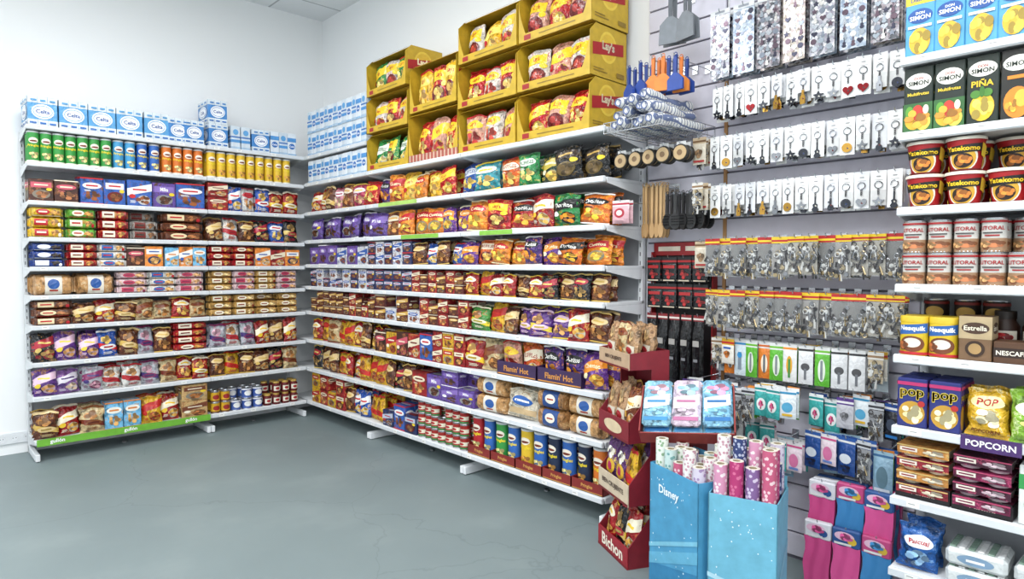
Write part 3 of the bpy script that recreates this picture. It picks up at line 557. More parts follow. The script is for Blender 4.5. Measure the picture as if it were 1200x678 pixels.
UN={'B':'back wall shelves','R':'long side shelves','N':'juice and tin shelves'}
def put(key,loc,rz,unit,sc=1,tilt=0,where=None,roll=0):
    c=C[key]; where=where or 'on shelf'
    return ob(c['name'],random.choice(c['meshes']),loc,(tilt,roll,rz),label=(c['label']+' '+where),cat=c['cat'],group=c['name'].replace('_',' ')+'s on the '+UN.get(unit,unit),sc=sc)
def fill(unit,a,b,i,keys,stack=1,rows=2,gap=.003,setb=.022):
    if isinstance(keys,str): keys=[keys]
    zs={'B':ZB,'R':ZR+([2.349]),'N':ZN}[unit]; z=zs[i]
    cl=(zs[i+1]-z if i+1<len(zs) else 9)-.034
    nm0=C[keys[0]]['name']
    flex=unit!='N' and nm0 in('snack_bag','biscuit_pack','biscuit_box','chocolate_box','chocolate_bar_box','crisp_bag','bread_loaf')
    w=sum(C[k]['w'] for k in keys)/len(keys); hm=max(C[k]['h'] for k in keys)
    if flex:
        if nm0 in('biscuit_pack','biscuit_box','chocolate_box','chocolate_bar_box','bread_loaf'):
            while hm*(stack+1)*1.0<=cl: stack+=1
        s=min(1.45,cl*.97/(hm*stack)); s0=min(s,1.25)
    else:
        s=min(1,cl/(hm*stack)); s0=s
    soft0=C[keys[0]]['shape']=='bag'; chipb=nm0=='crisp_bag'
    if chipb: s0=1.0
    we=w*s0*(.85 if soft0 else 1.0)+gap
    Ln=abs(b-a); n=max(1,round(Ln/we)); st=Ln/n
    ph=random.randrange(4)
    for j in range(n):
        kj=keys[(j+ph)%len(keys)] if len(keys)<3 else random.choice(keys)
        c=C[kj]; soft=c['shape']=='bag'
        if flex: sx=(st-gap)/c['w']*(1.12 if soft else 1); sx=max(s0*.75,min(sx,s0*1.3))
        else: sx=s
        hs=s*hm/c['h'] if (flex and not soft) else s
        hs=min(hs,s*1.35) if flex else s
        sy=s0 if not chipb else .85
        sb=(.03 if chipb else .02)*(j%2) if soft else 0
        for r in range(rows):
            dd=c['d']*sy+(.016 if soft else .004)
            if setb+sb+c['d']*sy>.345: break
            back=setb+sb+c['d']*sy/2+(random.uniform(0,.006) if soft else random.uniform(0,.008))
            for k in range(stack):
                if stack>1 and k==stack-1 and r==0 and random.random()<.18: continue
                q=random.uniform(.84,1.0) if soft else (random.uniform(.86,1) if flex and stack==1 else 1)
                rz=random.uniform(-.22,.22) if soft else random.uniform(-.04,.04)
                roll=random.uniform(-.1,.1) if chipb else (random.uniform(-.07,.07) if soft else 0)
                zz=z+.001+k*(c['h']*hs+.0012)+abs(roll)*c['w']*.45
                if unit=='B': loc=(a+(j+.5)*st,5.53+back,zz); rr=rz
                else: loc=(2.66+back,a-(j+.5)*st,zz); rr=-pi/2+rz
                put(kj,loc,rr,unit,(sx,sy,hs*q-(abs(roll)*.35 if soft else 0)),tilt=random.uniform(-.16,-.02) if soft else 0,roll=roll)
            sb+=dd
def F(unit,i,specs):
    for s in specs: fill(unit,s[0],s[1],i,*s[2:])
# back wall
F('B',9,[(.66,1.56,'milk6',1,1),(1.57,1.8,'milk6b',1,1),(1.84,2.02,'milk6b',2,1),(2.03,2.2,'milk1b',1,2),(2.21,2.36,'milk6b',1,1),(2.37,2.6,['milk1','milk1b'],1,2)])
F('B',8,[(.66,1.17,'p_grn'),(1.175,1.33,'p_lbl'),(1.33,1.5,'p_blu'),(1.505,1.82,'p_org'),(1.84,2.56,'p_yel')])
F('B',7,[(.66,.95,'b_brn'),(.96,1.25,'b_blu'),(1.26,1.6,['b_milka','b_blu']),(1.6,1.82,'b_blu'),(1.84,2.0,'b_red'),(2.0,2.36,['s_blu','s_blu','s_wht']),(2.36,2.62,'s_red')])
F('B',6,[(.66,.86,'f_yel',3),(.87,1.06,'f_grn',3),(1.07,1.27,'f_red',3),(1.28,1.47,'f_gry',3),(1.48,1.82,['f_gry','f_brn'],3),(1.84,2.22,['s_brn','s_wht']),(2.23,2.62,['s_blk','s_blu'])])
F('B',5,[(.66,.86,'f_navy',2),(.87,1.25,['f_wht','f_red'],2),(1.26,1.36,'b_brn'),(1.37,1.5,'b_org'),(1.51,1.82,['b_lblu','b_org']),(1.84,2.22,'f_red',2),(2.22,2.62,['b_org','b_red'])])
F('B',4,[(.66,1.17,'loaf',1,2),(1.18,1.8,['f_pnk','f_wht'],2),(1.84,2.6,['f_gold','f_pnk'],2)])
F('B',3,[(.66,.9,'f_brn',2),(.9,1.3,['s_brn','s_red']),(1.3,1.82,['s_wht','s_beige','s_red']),(1.84,2.6,'f_gold',3)])
F('B',2,[(.66,.92,['s_blk','s_prp']),(.93,1.18,['s_blu','s_prp']),(1.19,1.55,['s_sil','s_brn']),(1.56,1.82,'f_red',3),(1.84,2.22,['s_wht','s_sil']),(2.23,2.6,['s_brn','s_red'])])
F('B',1,[(.66,.93,['s_lil','s_prp']),(.94,1.2,['s_sil','s_wht']),(1.2,1.46,['s_wht','s_sil','s_pnk']),(1.47,1.82,['s_red','s_wht','s_beige']),(1.84,2.2,['s_brn','s_yel']),(2.2,2.6,['s_brn','s_beige','s_blk'])])
F('B',0,[(.66,.93,['s_red','s_brn'],1,3),(.93,1.08,'s_beige',1,3),(1.08,1.32,'b_lblu'),(1.33,1.6,['s_wht','s_red','s_yel'],1,3),(1.6,1.82,'b_gold',2),(1.84,2.0,'t_yel',2,2),(2.0,2.28,'t_blu',2,2),(2.28,2.6,'j_red',2,2)])
# long side wall
F('R',9,[(5.5,4.5,['milk1','milk1b'],2,2)])
F('R',8,[(5.5,4.5,['milk1','milk1b'],1,2)])
F('R',7,[(5.48,4.95,['s_pnk','s_brn','s_red']),(4.95,4.6,['pink_bag','brown_bag']),(4.6,4.2,['lays_red','dor_prp']),(4.2,3.6,['lays_yel','lays_red','che_org']),(3.6,3.2,['lays_red','ruf_blu']),(3.2,2.8,['ruf_org','ruf_grn','darkgreen_bag','teal_bag']),(2.8,2.5,['ruf_grn','darkgreen_bag']),(2.5,2.14,'black_bag')])
F('R',6,[(5.48,4.5,['milka_bag']),(4.5,4.1,['brown_bag','milka_bag']),(4.1,3.55,['ruf_org','red_bag','che_org']),(3.55,3.3,'che_prp'),(3.3,3.1,'che_org'),(3.1,2.7,['dor_red','lays_red']),(2.7,2.52,'red_bag'),(2.52,2.33,'dor_grn'),(2.33,2.14,'dor_org')])
F('R',5,[(5.48,5.0,'b_milka'),(5.0,4.5,['b_milka','b_wht']),(4.5,3.9,['b_nvy','b_wht'],2),(3.9,3.35,['s_blu','s_brn']),(3.35,3.05,['che_prp','ruf_org']),(3.05,2.75,'che_org'),(2.75,2.5,['dor_prp','che_prp']),(2.5,2.14,['dor_org','che_org'])])
F('R',4,[(5.48,4.9,['b_nvy','b_wht'],2),(4.9,4.4,['b_wht','b_nvy'],2),(4.4,3.9,'b_nvy',2),(3.9,3.3,['b_choc','b_red'],2),(3.3,2.95,['s_yel','s_red']),(2.95,2.6,['s_red','s_brn']),(2.6,2.14,['s_blk','s_brn'])])
F('R',3,[(5.48,4.9,'b_choc',3),(4.9,4.4,['b_red','b_choc'],2),(4.4,3.8,['b_choc','b_wht'],2),(3.8,3.25,['b_choc','b_red'],2),(3.25,2.95,['s_grn','s_yel']),(2.95,2.7,['s_prp','s_brn']),(2.7,2.4,['s_grn','s_red','s_prp']),(2.4,2.14,['s_red','s_brn'])])
F('R',2,[(5.48,4.9,['s_yel','s_beige','s_red']),(4.9,4.4,['s_yel','s_red','s_brn']),(4.4,3.95,['b_yel','b_brn']),(3.95,3.65,['b_blu','b_red']),(3.65,3.3,['b_yel','b_red']),(3.3,3.0,['s_beige','s_red']),(2.28,2.13,'che_prp')])
F('R',1,[(5.48,4.9,['s_brn','s_yel','s_blk'],1,3),(4.9,4.3,['s_yel','s_brn','s_red']),(4.3,3.9,['s_yel','s_blk','s_brn'],1,3),(3.9,3.55,['b_red','b_milka']),(3.55,3.2,'b_milka',2),(3.2,2.9,'loaf',2),(2.9,2.66,'loaf_wt'),(2.64,2.4,'loaf_dk',2),(2.4,2.14,'loaf',2)])
F('R',0,[(5.48,4.9,['b_yel','b_red'],2,3),(4.9,4.3,['s_yel','s_blu','s_brn'],1,3),(4.3,3.85,['b_nvy','b_blu'],1,3),(3.85,3.3,'t_rg',3,3)])
def tray(loc,rz,w,d,hf,hb,col,txt,tc,label,name='display_tray',inner='8a6a4a',group=None,logos=1):
    mb=MB(); m=M(col); mi=M(inner); t=.003
    mb.box(0,0,t/2,w,d,t,mi); mb.box(0,-d/2+t/2,hf/2,w,t,hf,m); mb.box(0,d/2-t/2,hb/2,w,t,hb,m)
    for s in(-1,1):
        x=s*(w/2-t/2); pts=[(-d/2,0),(d/2,0),(d/2,hb),(-d/2,hf)]
        vs=[(x-t/2,y,z) for y,z in pts]+[(x+t/2,y,z) for y,z in pts]
        mb.add(vs,[(0,1,2,3),(7,6,5,4),(0,4,5,1),(1,5,6,2),(2,6,7,3),(3,7,4,0)],m)
    if txt:
        mb.art(lambda u,v,o:(-w/2+u*w,-d/2-o,v*hf),w,hf,[('r',.02,.06,.98,.14,tc),('t',txt,.5,.52,.42,tc,.7)])
    return ob(name,mb.build(name),loc,(0,0,rz),label=label,cat='cardboard tray',group=group)
tt=[['p_red','p_blu'],['p_grn','p_blu'],['p_yel','p_blu'],['p_nvy','p_blu'],['p_nvy','p_org']]
y=3.27
for q in range(5):
    W=.222; cy=y-W/2
    tray((2.66+.03+.1,cy,.151),-pi/2,W,.2,.06,.06,'8a221e','Pringles','d8a04a','red cardboard tray holding crisp tubes',group='red crisp trays on the bottom shelf')
    for r in range(2):
        for k in range(2): put(tt[q][k],(2.66+.03+.055+.085*r,cy+.055-.11*k*1.0,.155),-pi/2+random.uniform(-.2,.2),'R',(1.25,1,1.12))
    y-=W+.005
y=2.98
for q in range(2):
    W=.34; cy=y-W/2
    tray((2.66+.03+.11,cy,.711),-pi/2,W,.22,.085,.1,'3c2452',"Flamin' Hot",'d8903a','purple cardboard tray of spicy snacks',group='purple snack trays')
    for r in range(2):
        for k in range(2): put(['lays_sal','ruf_org'][k] if q==0 else ['dor_prp','dor_prp'][k],(2.66+.03+.065+.09*r,cy+.084-.168*k,.716),-pi/2+random.uniform(-.06,.06),'R',(.86,.85,.93))
    y-=W+.01
# near bay
def N(i,specs): F('N',i,specs)
N(7,[(.755,-.35,'juice_blu',1,2)])
ys=.755
for k,key in enumerate(['juice_grn','juice_grn','juice_pin','juice_org']*3):
    for r in range(2): put(key,(2.66+.03+.035+.076*r,ys-.0465,ZN[6]+.001),-pi/2,'N')
    ys-=.0955
N(5,[(.755,-.35,'noodle',2,2)])
N(4,[(.755,-.35,'litoral',2,3)])
N(3,[(.755,.57,'nesq',1,2),(.565,.47,'coffee',1,1),(.29,.1,'cofjar',1,2),(.1,-.35,'nesq',1,2)])
for yy in (.415,.305):
    put('nescafe',(2.735,yy,1.061),-pi/2,'N')
for yy in (.46,.37): put('cofjar',(2.85,yy,1.061),-pi/2,'N')
put('nescafe',(2.735,.305,1.138),-pi/2+.03,'N')
for yy in (.69,.59,.5):
    put('darktin',(2.93,yy,1.061),-pi/2,'N'); put('darktin',(2.93,yy,1.163),-pi/2,'N')
N(2,[(.755,.55,'popbox',1,3),(.545,.42,'bop',1,2),(.42,.29,'gbag',1,2),(.28,-.35,'bop',1,2)])
N(1,[(.755,.575,'dessert',1,2),(.575,.395,'dessert2',1,2),(.39,.29,'milkgreen',1,2),(.29,-.35,'dessert',1,2)])
N(0,[(.755,.61,'bluebag',1,2),(.6,.2,'napkin',2,2),(.2,-.35,'bluebag',1,2)])

# ---------------------------------------------------------------- yellow crisp display boxes
def crispbox(w,d,h,chk=False,sd=0):
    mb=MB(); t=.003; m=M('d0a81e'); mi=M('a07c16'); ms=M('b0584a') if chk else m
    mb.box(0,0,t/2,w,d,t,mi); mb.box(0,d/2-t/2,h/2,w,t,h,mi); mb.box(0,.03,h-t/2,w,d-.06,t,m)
    mb.box(0,-d/2+t/2,.024,w,t,.048,ms)
    for s in(-1,1):
        x=s*(w/2-t/2); pts=[(-d/2,0),(d/2,0),(d/2,h),(-d/2+.05,h),(-d/2,h-.05)]
        vs=[(x-t/2,y,z) for y,z in pts]+[(x+t/2,y,z) for y,z in pts]; n=5
        mb.add(vs,[tuple(range(n)),tuple(range(2*n-1,n-1,-1))]+[(k,(k+1)%n,(k+1)%n+n,k+n) for k in range(n)],m)
        # cut-away front flap, curved inner edge
        pt=[(s*w/2,.048)]+[(s*(w/2-.055*(1-q)**1.6),.048+(h-.1)*q) for q in (0,.15,.3,.5,.75,1)]+[(s*w/2,h-.05)]
        mb.extr(pt,-d/2,-d/2+t,m)
    # torn / folded top front strip leaning back
    mb.add([(-w/2,-d/2+.05,h),(w/2,-d/2+.05,h),(w/2,-d/2+.01,h-.022),(-w/2,-d/2+.01,h-.022)],[(0,1,2,3)],m)
    L=[('e',.48,.6,.24,.3,'f0cc3a'),('e',.48,.6,.2,.25,'e8bc2a'),('d',.06,.47,.9,.7,.16,'b81218'),('t',"Lay's",.48,.6,.2,'fbeecb',.56,.03),('r',.08,.1,.45,.12,'94741a'),('r',.08,.15,.35,.17,'94741a'),('r',.7,.08,.92,.17,'94741a')]
    mb.art(lambda u,v,o:(w/2+o,-d/2+u*d,v*h),d,h,L)
    mb.art(lambda u,v,o:(-w/2-o,d/2-u*d,v*h),d,h,L)
    if chk:
        for k in range(14): mb.box(-w/2+w*(k+.5)/14,-d/2-.0005,.024,w/45,.001,.046,M('d8b8a0'))
        for k in range(9): mb.box(w/2+.0006,-d/2+d*(k+.5)/9,.1,.001,d/24,.19,M('b8685a'))
        for k in range(5): mb.box(w/2+.0012,0,.02+.04*k,.001,d,.012,M('c88878'))
    else: mb.art(lambda u,v,o:((u-.5)*w,-d/2-o,v*.048),w,.048,[('r',.08,.2,.18,.8,'b01c1c'),('r',.3,.42,.8,.55,'94741a')])
    return mb.build('crisp_display_box')
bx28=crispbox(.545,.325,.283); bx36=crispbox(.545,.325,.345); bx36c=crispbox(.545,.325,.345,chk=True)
stacks=[(4.19,[(bx28,.283,['ruf_grn','lays_grn']),(bx28,.283,['lays_wht','lays_red']),(bx28,.283,['lays_grn','lays_wht'])]),
        (3.62,[(bx36c,.345,['lays_red','lays_sal']),(bx36,.345,['lays_yel','lays_red'])]),
        (3.06,[(bx28,.283,['lays_sal','lays_wht']),(bx28,.283,['lays_red','lays_wht']),(bx28,.283,['lays_wht','lays_yel'])]),
        (2.50,[(bx28,.283,['lays_red','lays_sal']),(bx28,.283,['lays_wht','lays_sal']),(bx28,.283,['lays_sal','lays_red'])])]
for cy,lst in stacks:
    z=2.113
    for li,(me,h,ks) in enumerate(lst):
        rz=-pi/2+random.uniform(-.025,.025)
        ob('crisp_display_box',me,(2.66+.173+random.uniform(-.008,.006),cy+random.uniform(-.004,.004),z),(0,0,rz),label='mustard yellow cardboard display box with open front',cat='cardboard box',group='stacked yellow crisp boxes')
        s=1.07 if h<.3 else 1.3
        for k in range(3):
            for q,dx in ((0,.075),(1,.18)):
                put(ks[(k+q)%2],(2.66+dx+random.uniform(-.006,.006),cy+.16-.16*k+random.uniform(-.006,.006),z+.008),-pi/2+random.uniform(-.15,.15),'R',(.9,.95,s*random.uniform(.93,1.02)),random.uniform(-.12,-.01),'in yellow box',roll=random.uniform(-.05,.05))
        z+=h+.001

# ---------------------------------------------------------------- slatwall
def slat(y0,y1,label):
    mb=MB(); m=M('d4d2de','w'); g=M('75737f','w'); z=0.02
    mb.box(3.053,(y0+y1)/2,1.5,.008,y1-y0,3.0,g)
    while z<2.98:
        mb.box(3.044,(y0+y1)/2,z+.0525,.014,y1-y0,.106,m,.002); z+=.115
    o=ob('slatwall_panel',mb.build('slatwall_panel'),label=label,cat='slatwall panel',group='slatwall panels'); return o
slat(1.655,2.112,'pale lilac grey slatwall panel beside crisp shelves')
slat(.775,1.635,'pale lilac grey slatwall panel full of hanging goods')
mb=MB(); mb.box(3.045,1.645,1.25,.026,.018,2.5,M('b98a58','w'),.002); ob('wood_strip',mb.build('wood_strip'),label='narrow raw wood strip between two slatwall panels',cat='wood strip')

CH=M('c9ccd0','m'); HK={}
def hook(y,z,L):
    k=round(L,3)
    if k not in HK:
        mb=MB(); mb.box(-.003,0,.0,.006,.03,.045,CH,.001); mb.tube([(-.004,0,0),(-L+.015,0,0),(-L,0,.004),(-L-.006,0,.016)],.0026,CH); HK[k]=mb.build('wall_hook')
    ob('wall_hook',HK[k],(3.037,y,z),label='chrome wire display hook on the slatwall',cat='hook',group='wire hooks on the slatwall')
H={}
def hreg(key,name,label,cat,parts): H[key]=(name,label,cat,[(n,mb.build(n)) for n,mb in parts])
def hangput(key,x,y,z,grp,jit=.12,sc=1):
    name,label,cat,parts=H[key]
    e=ob(name,None,(x,y,z),(0,0,-pi/2+random.uniform(-jit,jit)),label=label,cat=cat,group=grp,sc=sc)
    for n,me in parts: ob(n,me,parent=e)
def hangrow(z,ys,L,keys,n,grp,step=.035,jit=.12,sc=1,zj=0,rnd=False):
    for i,y in enumerate(ys):
        L2=L+random.uniform(-.012,.012) if n>1 else L; L2=round(L2,2); z2=z+random.choice((-1,0,0,1))*zj
        hook(y,z2,L2)
        for k in range(n):
            key=random.choice(keys) if rnd else (keys[(i*3+k)%len(keys)] if k else keys[i%len(keys)])
            hangput(key,3.036-L2+.012+k*step,y,z2,grp,jit,sc)
def outline(kind):
    if kind=='heart': return [(.016*math.sin(t)**3,(.013*math.cos(t)-.005*math.cos(2*t)-.002*math.cos(3*t)-.001*math.cos(4*t))) for t in [2*pi*i/20 for i in range(20)]]
    if kind=='star': return [((.018 if i%2==0 else .008)*math.sin(pi*i/5),(.018 if i%2==0 else .008)*math.cos(pi*i/5)) for i in range(10)]
    if kind=='disc': return [(.015*math.sin(2*pi*i/16),.015*math.cos(2*pi*i/16)) for i in range(16)]
    if kind=='bottle': return [(-.004,.026),(.004,.026),(.004,.012),(.009,.004),(.009,-.02),(-.009,-.02),(-.009,.004),(-.004,.012)]
    if kind=='key': return [(-.003,.02),(.003,.02),(.003,0),(.008,-.004),(.01,-.012),(.006,-.02),(-.006,-.02),(-.01,-.012),(-.008,-.004),(-.003,0),(-.003,.006),(-.008,.006),(-.008,.01),(-.003,.01)]
    if kind=='guitar': return [(-.002,.028),(.002,.028),(.002,.006),(.008,.002),(.006,-.006),(.011,-.014),(.006,-.022),(-.006,-.022),(-.011,-.014),(-.006,-.006),(-.008,.002),(-.002,.006)]
GOLD=M('b08840','m'); DK=M('3e4046','m'); SV=M('8a8d92','m'); CLR=M('f2f4f6','g')
for i,(k,mm) in enumerate([('heart',SV),('star',DK),('disc',GOLD),('bottle',SV),('key',DK),('guitar',DK),('disc',DK),('heart',M('7a2428','m')),('bottle',GOLD),('star',SV)]):
    a=MB(); hc=(.15,.13,.155,.1,.14)[i%5]
    a.box(0,0,-hc/2+.008,.056,.001,hc,M('f0f0ee' if i%4 else 'dcdee2')); a.box(0,-.001,-.016,.016,.001,.005,M('999999')); a.box(0,-.001,-.03,.03,.001,.002,M('a8a8a8'))
    if i%3==0: a.box(0,.0,-.1,.054,.0025,.06,M('d4d4d2'))
    r=MB(); r.tube([(.014*math.sin(t),-.005,-.05+.014*math.cos(t)) for t in [2*pi*j/14 for j in range(15)]],.0018,SV,5)
    for q in range(4): r.tube([(.003*math.sin(t),-.005,-.069-.006*q+.004*math.cos(t)) for t in [2*pi*j/6 for j in range(7)]],.0011,DK,4)
    p=MB(); off=-.118; sc=1.3; pts=[(x*sc,z*sc+off) for x,z in outline(k)]; p.extr(pts,-.008,-.003,mm); p.ell(lambda u,v,o:(u*.012,-.0083,off-.006+v*.012),0,0,.6,.6,0,M(['6a2828','c8c4b8','2a3a6a','2a2a2c'][i%4]),10)
    hreg('key%d'%i,'hanging_keychain','metal keyring on a white card on a hook','keychain',[('card',a),('key_ring',r),('pendant',p)])
def hpack(key,name,label,cat,w,h,hh,hc,hc2,body,items,txt=None,clear=True,th=.012):
    a=MB(); a.box(0,0,-hh/2+.006,w,.0014,hh,M(hc),0); a.box(0,-.001,-hh*.62+.006,w,.0012,hh*.3,M(hc2))
    b=MB(); hb=h-hh
    def P(u,v,o,sg=-1):
        q=(max(0,1-abs(2*u-1)**4)*max(0,1-abs(2*v-1)**4))**.5
        return ((u-.5)*w,sg*(th/2*q+o+.0006),.006-h+v*hb)
    for sg in(-1,1):
        n=6; vs=[P(x/n,z/n,0,sg) for z in range(n+1) for x in range(n+1)]
        b.add(vs,[(z*(n+1)+x,z*(n+1)+x+1,(z+1)*(n+1)+x+1,(z+1)*(n+1)+x) for z in range(n) for x in range(n)],CLR if clear else M(body,'f'))
    if not clear: b.art(lambda u,v,o:P(u,v,o),w,hb,items,'c',.001); hreg(key,name,label,cat,[('header_card',a),('pouch',b)]); return
    c=MB(); c.box(0,.002,.006-h+hb/2,w*.92,.001,hb*.94,M(body))
    R=random.Random(key)
    for q in range(30):
        x=R.uniform(-.38,.38)*w; z=.006-h+hb*R.uniform(.06,.9); mt=(M('8a8c90','m'),M('2e2e32'),M('a09070','m'),M('3a3638'),M('c8c8c4'))[q%5]
        if q%3==0: c.tube([(x,-.003,z),(x+R.uniform(-.015,.015),-.004,z-R.uniform(.015,.04))],R.uniform(.002,.005),mt,6)
        elif q%3==1: c.tube([(x+.009*math.sin(t),-.004,z+.009*math.cos(t)) for t in [2*pi*j/8 for j in range(9)]],.002,mt,5)
        else: c.extr([(x+.009*math.sin(2*pi*j/6),z+.009*math.cos(2*pi*j/6)) for j in range(6)],-.006,-.001,mt)
    hreg(key,name,label,cat,[('header_card',a),('contents',c),('pouch',b)])
hpack('hw1','hardware_pouch','clear pouch of metal fittings with red and yellow header','hardware pack',.07,.165,.026,'e0bc1c','b81c1e','8c8884',[])
hpack('hw2','hardware_pouch','clear pouch of dark metal parts with red header','hardware pack',.07,.165,.026,'b81c1e','e0c020','6a6866',[])
hpack('hw3','hardware_pouch','clear pouch of brass fittings with yellow header','hardware pack',.07,.155,.022,'e0bc1c','b81c1e','9c968a',[])
hpack('clip1','nail_clipper_pack','green blister card with nail clipper','nail clipper pack',.062,.17,.03,'e0e2e0','6ab82e','58b030',[('e',.5,.5,.25,.35,'d8e4d0'),('r',.42,.2,.58,.8,'7a8288')],clear=False)
hpack('clip2','nail_clipper_pack','white blister card with orange tool','nail clipper pack',.062,.17,.03,'e0e2e0','e88a1e','dcdede',[('e',.5,.55,.22,.3,'e0a020'),('r',.42,.15,.58,.75,'3a8a3a')],clear=False)
hpack('clip3','nail_clipper_pack','white blister card with chrome clipper','nail clipper pack',.062,.17,.03,'e0e2e0','2a2a2e','d4d6d8',[('e',.5,.55,.3,.12,'4a4a4e'),('r',.42,.15,.58,.5,'6a6e74')],clear=False)
hpack('clip4','nail_clipper_pack','blue and white blister card with clipper','nail clipper pack',.062,.17,.03,'d8dadc','2a8ac8','c8d8e0',[('r',.35,.2,.65,.8,'7a8a98'),('e',.5,.7,.2,.1,'2a8ac8')],clear=False)
hpack('clip5','nail_clipper_pack','orange blister card with small tool','nail clipper pack',.062,.17,.03,'e0e2e0','d8641e','e07a28',[('e',.5,.5,.25,.3,'f0e0c8'),('r',.42,.2,.58,.8,'5a6268')],clear=False)
hpack('mis1','beauty_pack','small pink blister pack','blister pack',.07,.13,.03,'e4e0e2','d05088','e0ccd6',[('e',.5,.5,.3,.3,'d870a0'),('r',.2,.1,.8,.2,'6a8ad0')],clear=False)
hpack('mis2','beauty_pack','small white and blue blister pack','blister pack',.07,.13,.03,'e4e4e4','2a8ab8','d4dce0',[('e',.5,.5,.32,.22,'4aa0c8'),('r',.2,.12,.8,.22,'e0b020')],clear=False)
hpack('mis3','beauty_pack','small white and green blister pack','blister pack',.07,.13,.03,'e0e4de','4aaa50','dee0dc',[('f',.5,.5,.3,.3,'9898a0'),('r',.2,.8,.8,.9,'4aaa50')],clear=False)
hpack('mis4','beauty_pack','small silver blister pack with purple header','blister pack',.07,.13,.03,'5a3a8a','e0e0e0','b8b8c0',[('f',.5,.5,.3,.3,'7a7a80')],clear=False)
hpack('mis5','beauty_pack','small yellow and white blister pack','blister pack',.07,.12,.03,'d8a820','c8202a','e0dcd0',[('f',.5,.5,.3,.3,'b86828'),('r',.2,.8,.8,.9,'2a5cb4')],clear=False)
hpack('mis6','beauty_pack','small clear pack of metal beauty tools','blister pack',.06,.16,.03,'c8ccd0','3a3a40','8a8c92',[])
hpack('mis7','beauty_pack','small teal blister pack','blister pack',.065,.14,.03,'e4e8e8','1a8a8c','3aa8a4',[('e',.5,.5,.32,.25,'e8f0ee'),('f',.5,.48,.2,.2,'c84a78')],clear=False)
hpack('mis8','beauty_pack','bright green and orange blister pack','blister pack',.06,.14,.03,'e88a2a','e4e8e8','62b238',[('e',.5,.5,.3,.28,'f4f0e0'),('f',.5,.5,.2,.2,'e0782a')],clear=False)
hpack('drk1','accessory_pack','dark blue accessory pack on hook','accessory pack',.07,.15,.03,'1f4a98','e0e0e0','22262e',[('e',.5,.55,.3,.2,'3a4458'),('r',.15,.1,.85,.2,'2a7ac8')],clear=False,th=.02)
hpack('drk2','accessory_pack','black accessory pack with yellow print','accessory pack',.07,.15,.03,'16181c','d8b020','1c1e22',[('e',.5,.5,.3,.12,'b8b8b8'),('r',.15,.15,.85,.22,'d8b020')],clear=False,th=.02)
hpack('drk3','accessory_pack','blue insole pack with white print','accessory pack',.075,.16,.03,'2a5aa8','e0e0e0','244a90',[('e',.5,.55,.34,.16,'d0d8e0'),('f',.5,.25,.3,.14,'16244a')],clear=False,th=.02)
hpack('drk4','accessory_pack','pale blue pack of stockings','accessory pack',.075,.18,.03,'98bcd0','3a6a9a','88acc4',[('e',.5,.5,.3,.3,'5a7a8a'),('r',.1,.1,.9,.2,'d0d8e0')],clear=False,th=.02)
hpack('redcard','hanging_pack','black and red glue card on a hook','glue pack',.085,.13,.035,'16161a','a81a1e','1c1c20',[('r',.1,.75,.9,.92,'b01a1e'),('f',.5,.4,.34,.25,'a82626'),('r',.1,.05,.9,.12,'d8c8b0')],clear=False)
hpack('beige1','hanging_pack','small clear pack of beige wooden picks','household pack',.06,.13,.03,'d8d4cc','8a6a4a','b8a480',[])
hpack('beige2','hanging_pack','small pack of cream and brown household pieces','household pack',.07,.13,.03,'b8a080','6a4a2a','c8bca8',[('f',.5,.5,.35,.35,'8a6a4a'),('r',.1,.1,.9,.2,'b02a28')],clear=False)
hpack('pinkp','hanging_pack','pink and red round household pack','household pack',.1,.12,.03,'e0d8d8','b81c36','d8a8b0',[('e',.5,.6,.3,.28,'b82438'),('e',.5,.6,.18,.16,'e4d8d4')],clear=False,th=.03)
hpack('foil','foil_roll_pack','long black carton hanging against the slatwall','foil roll',.062,.40,.03,'8a1c24','d8d0c8','141418',[('r',.1,.06,.9,.18,'24242a'),('r',.2,.66,.8,.74,'a8a4a0'),('r',.3,.45,.7,.49,'8a8a90')],clear=False,th=.045)
for gi,gm in enumerate(GL):
    a=MB(); a.box(0,0,-.15,.1,.002,.31,gm); b=MB(); b.box(0,-.002,.0,.1,.003,.022,M('d0d2d4')); b.box(0,-.004,0,.05,.001,.01,M('8a9098'))
    c=MB(); R=random.Random(gi)
    for k in range(9):
        for j in range(3):
            c.T=Matrix.Translation((-.03+.03*j+R.uniform(-.005,.005),-.0015,-.03-.031*k)); c.extr([(x*.8,z*.8) for x,z in outline(R.choice(['heart','star','disc','guitar']))],-.002,0,M(R.choice(['8a909c','b8bcc2','4a4a58','a0a8b0','6a5a64','d8d4d0']),'m'))
    hreg('sheet%d'%gi,'sticker_sheet','glitter sticker sheet in clear sleeve on hook','sticker sheet',[('sheet',a),('header_card',b),('stickers',c)])
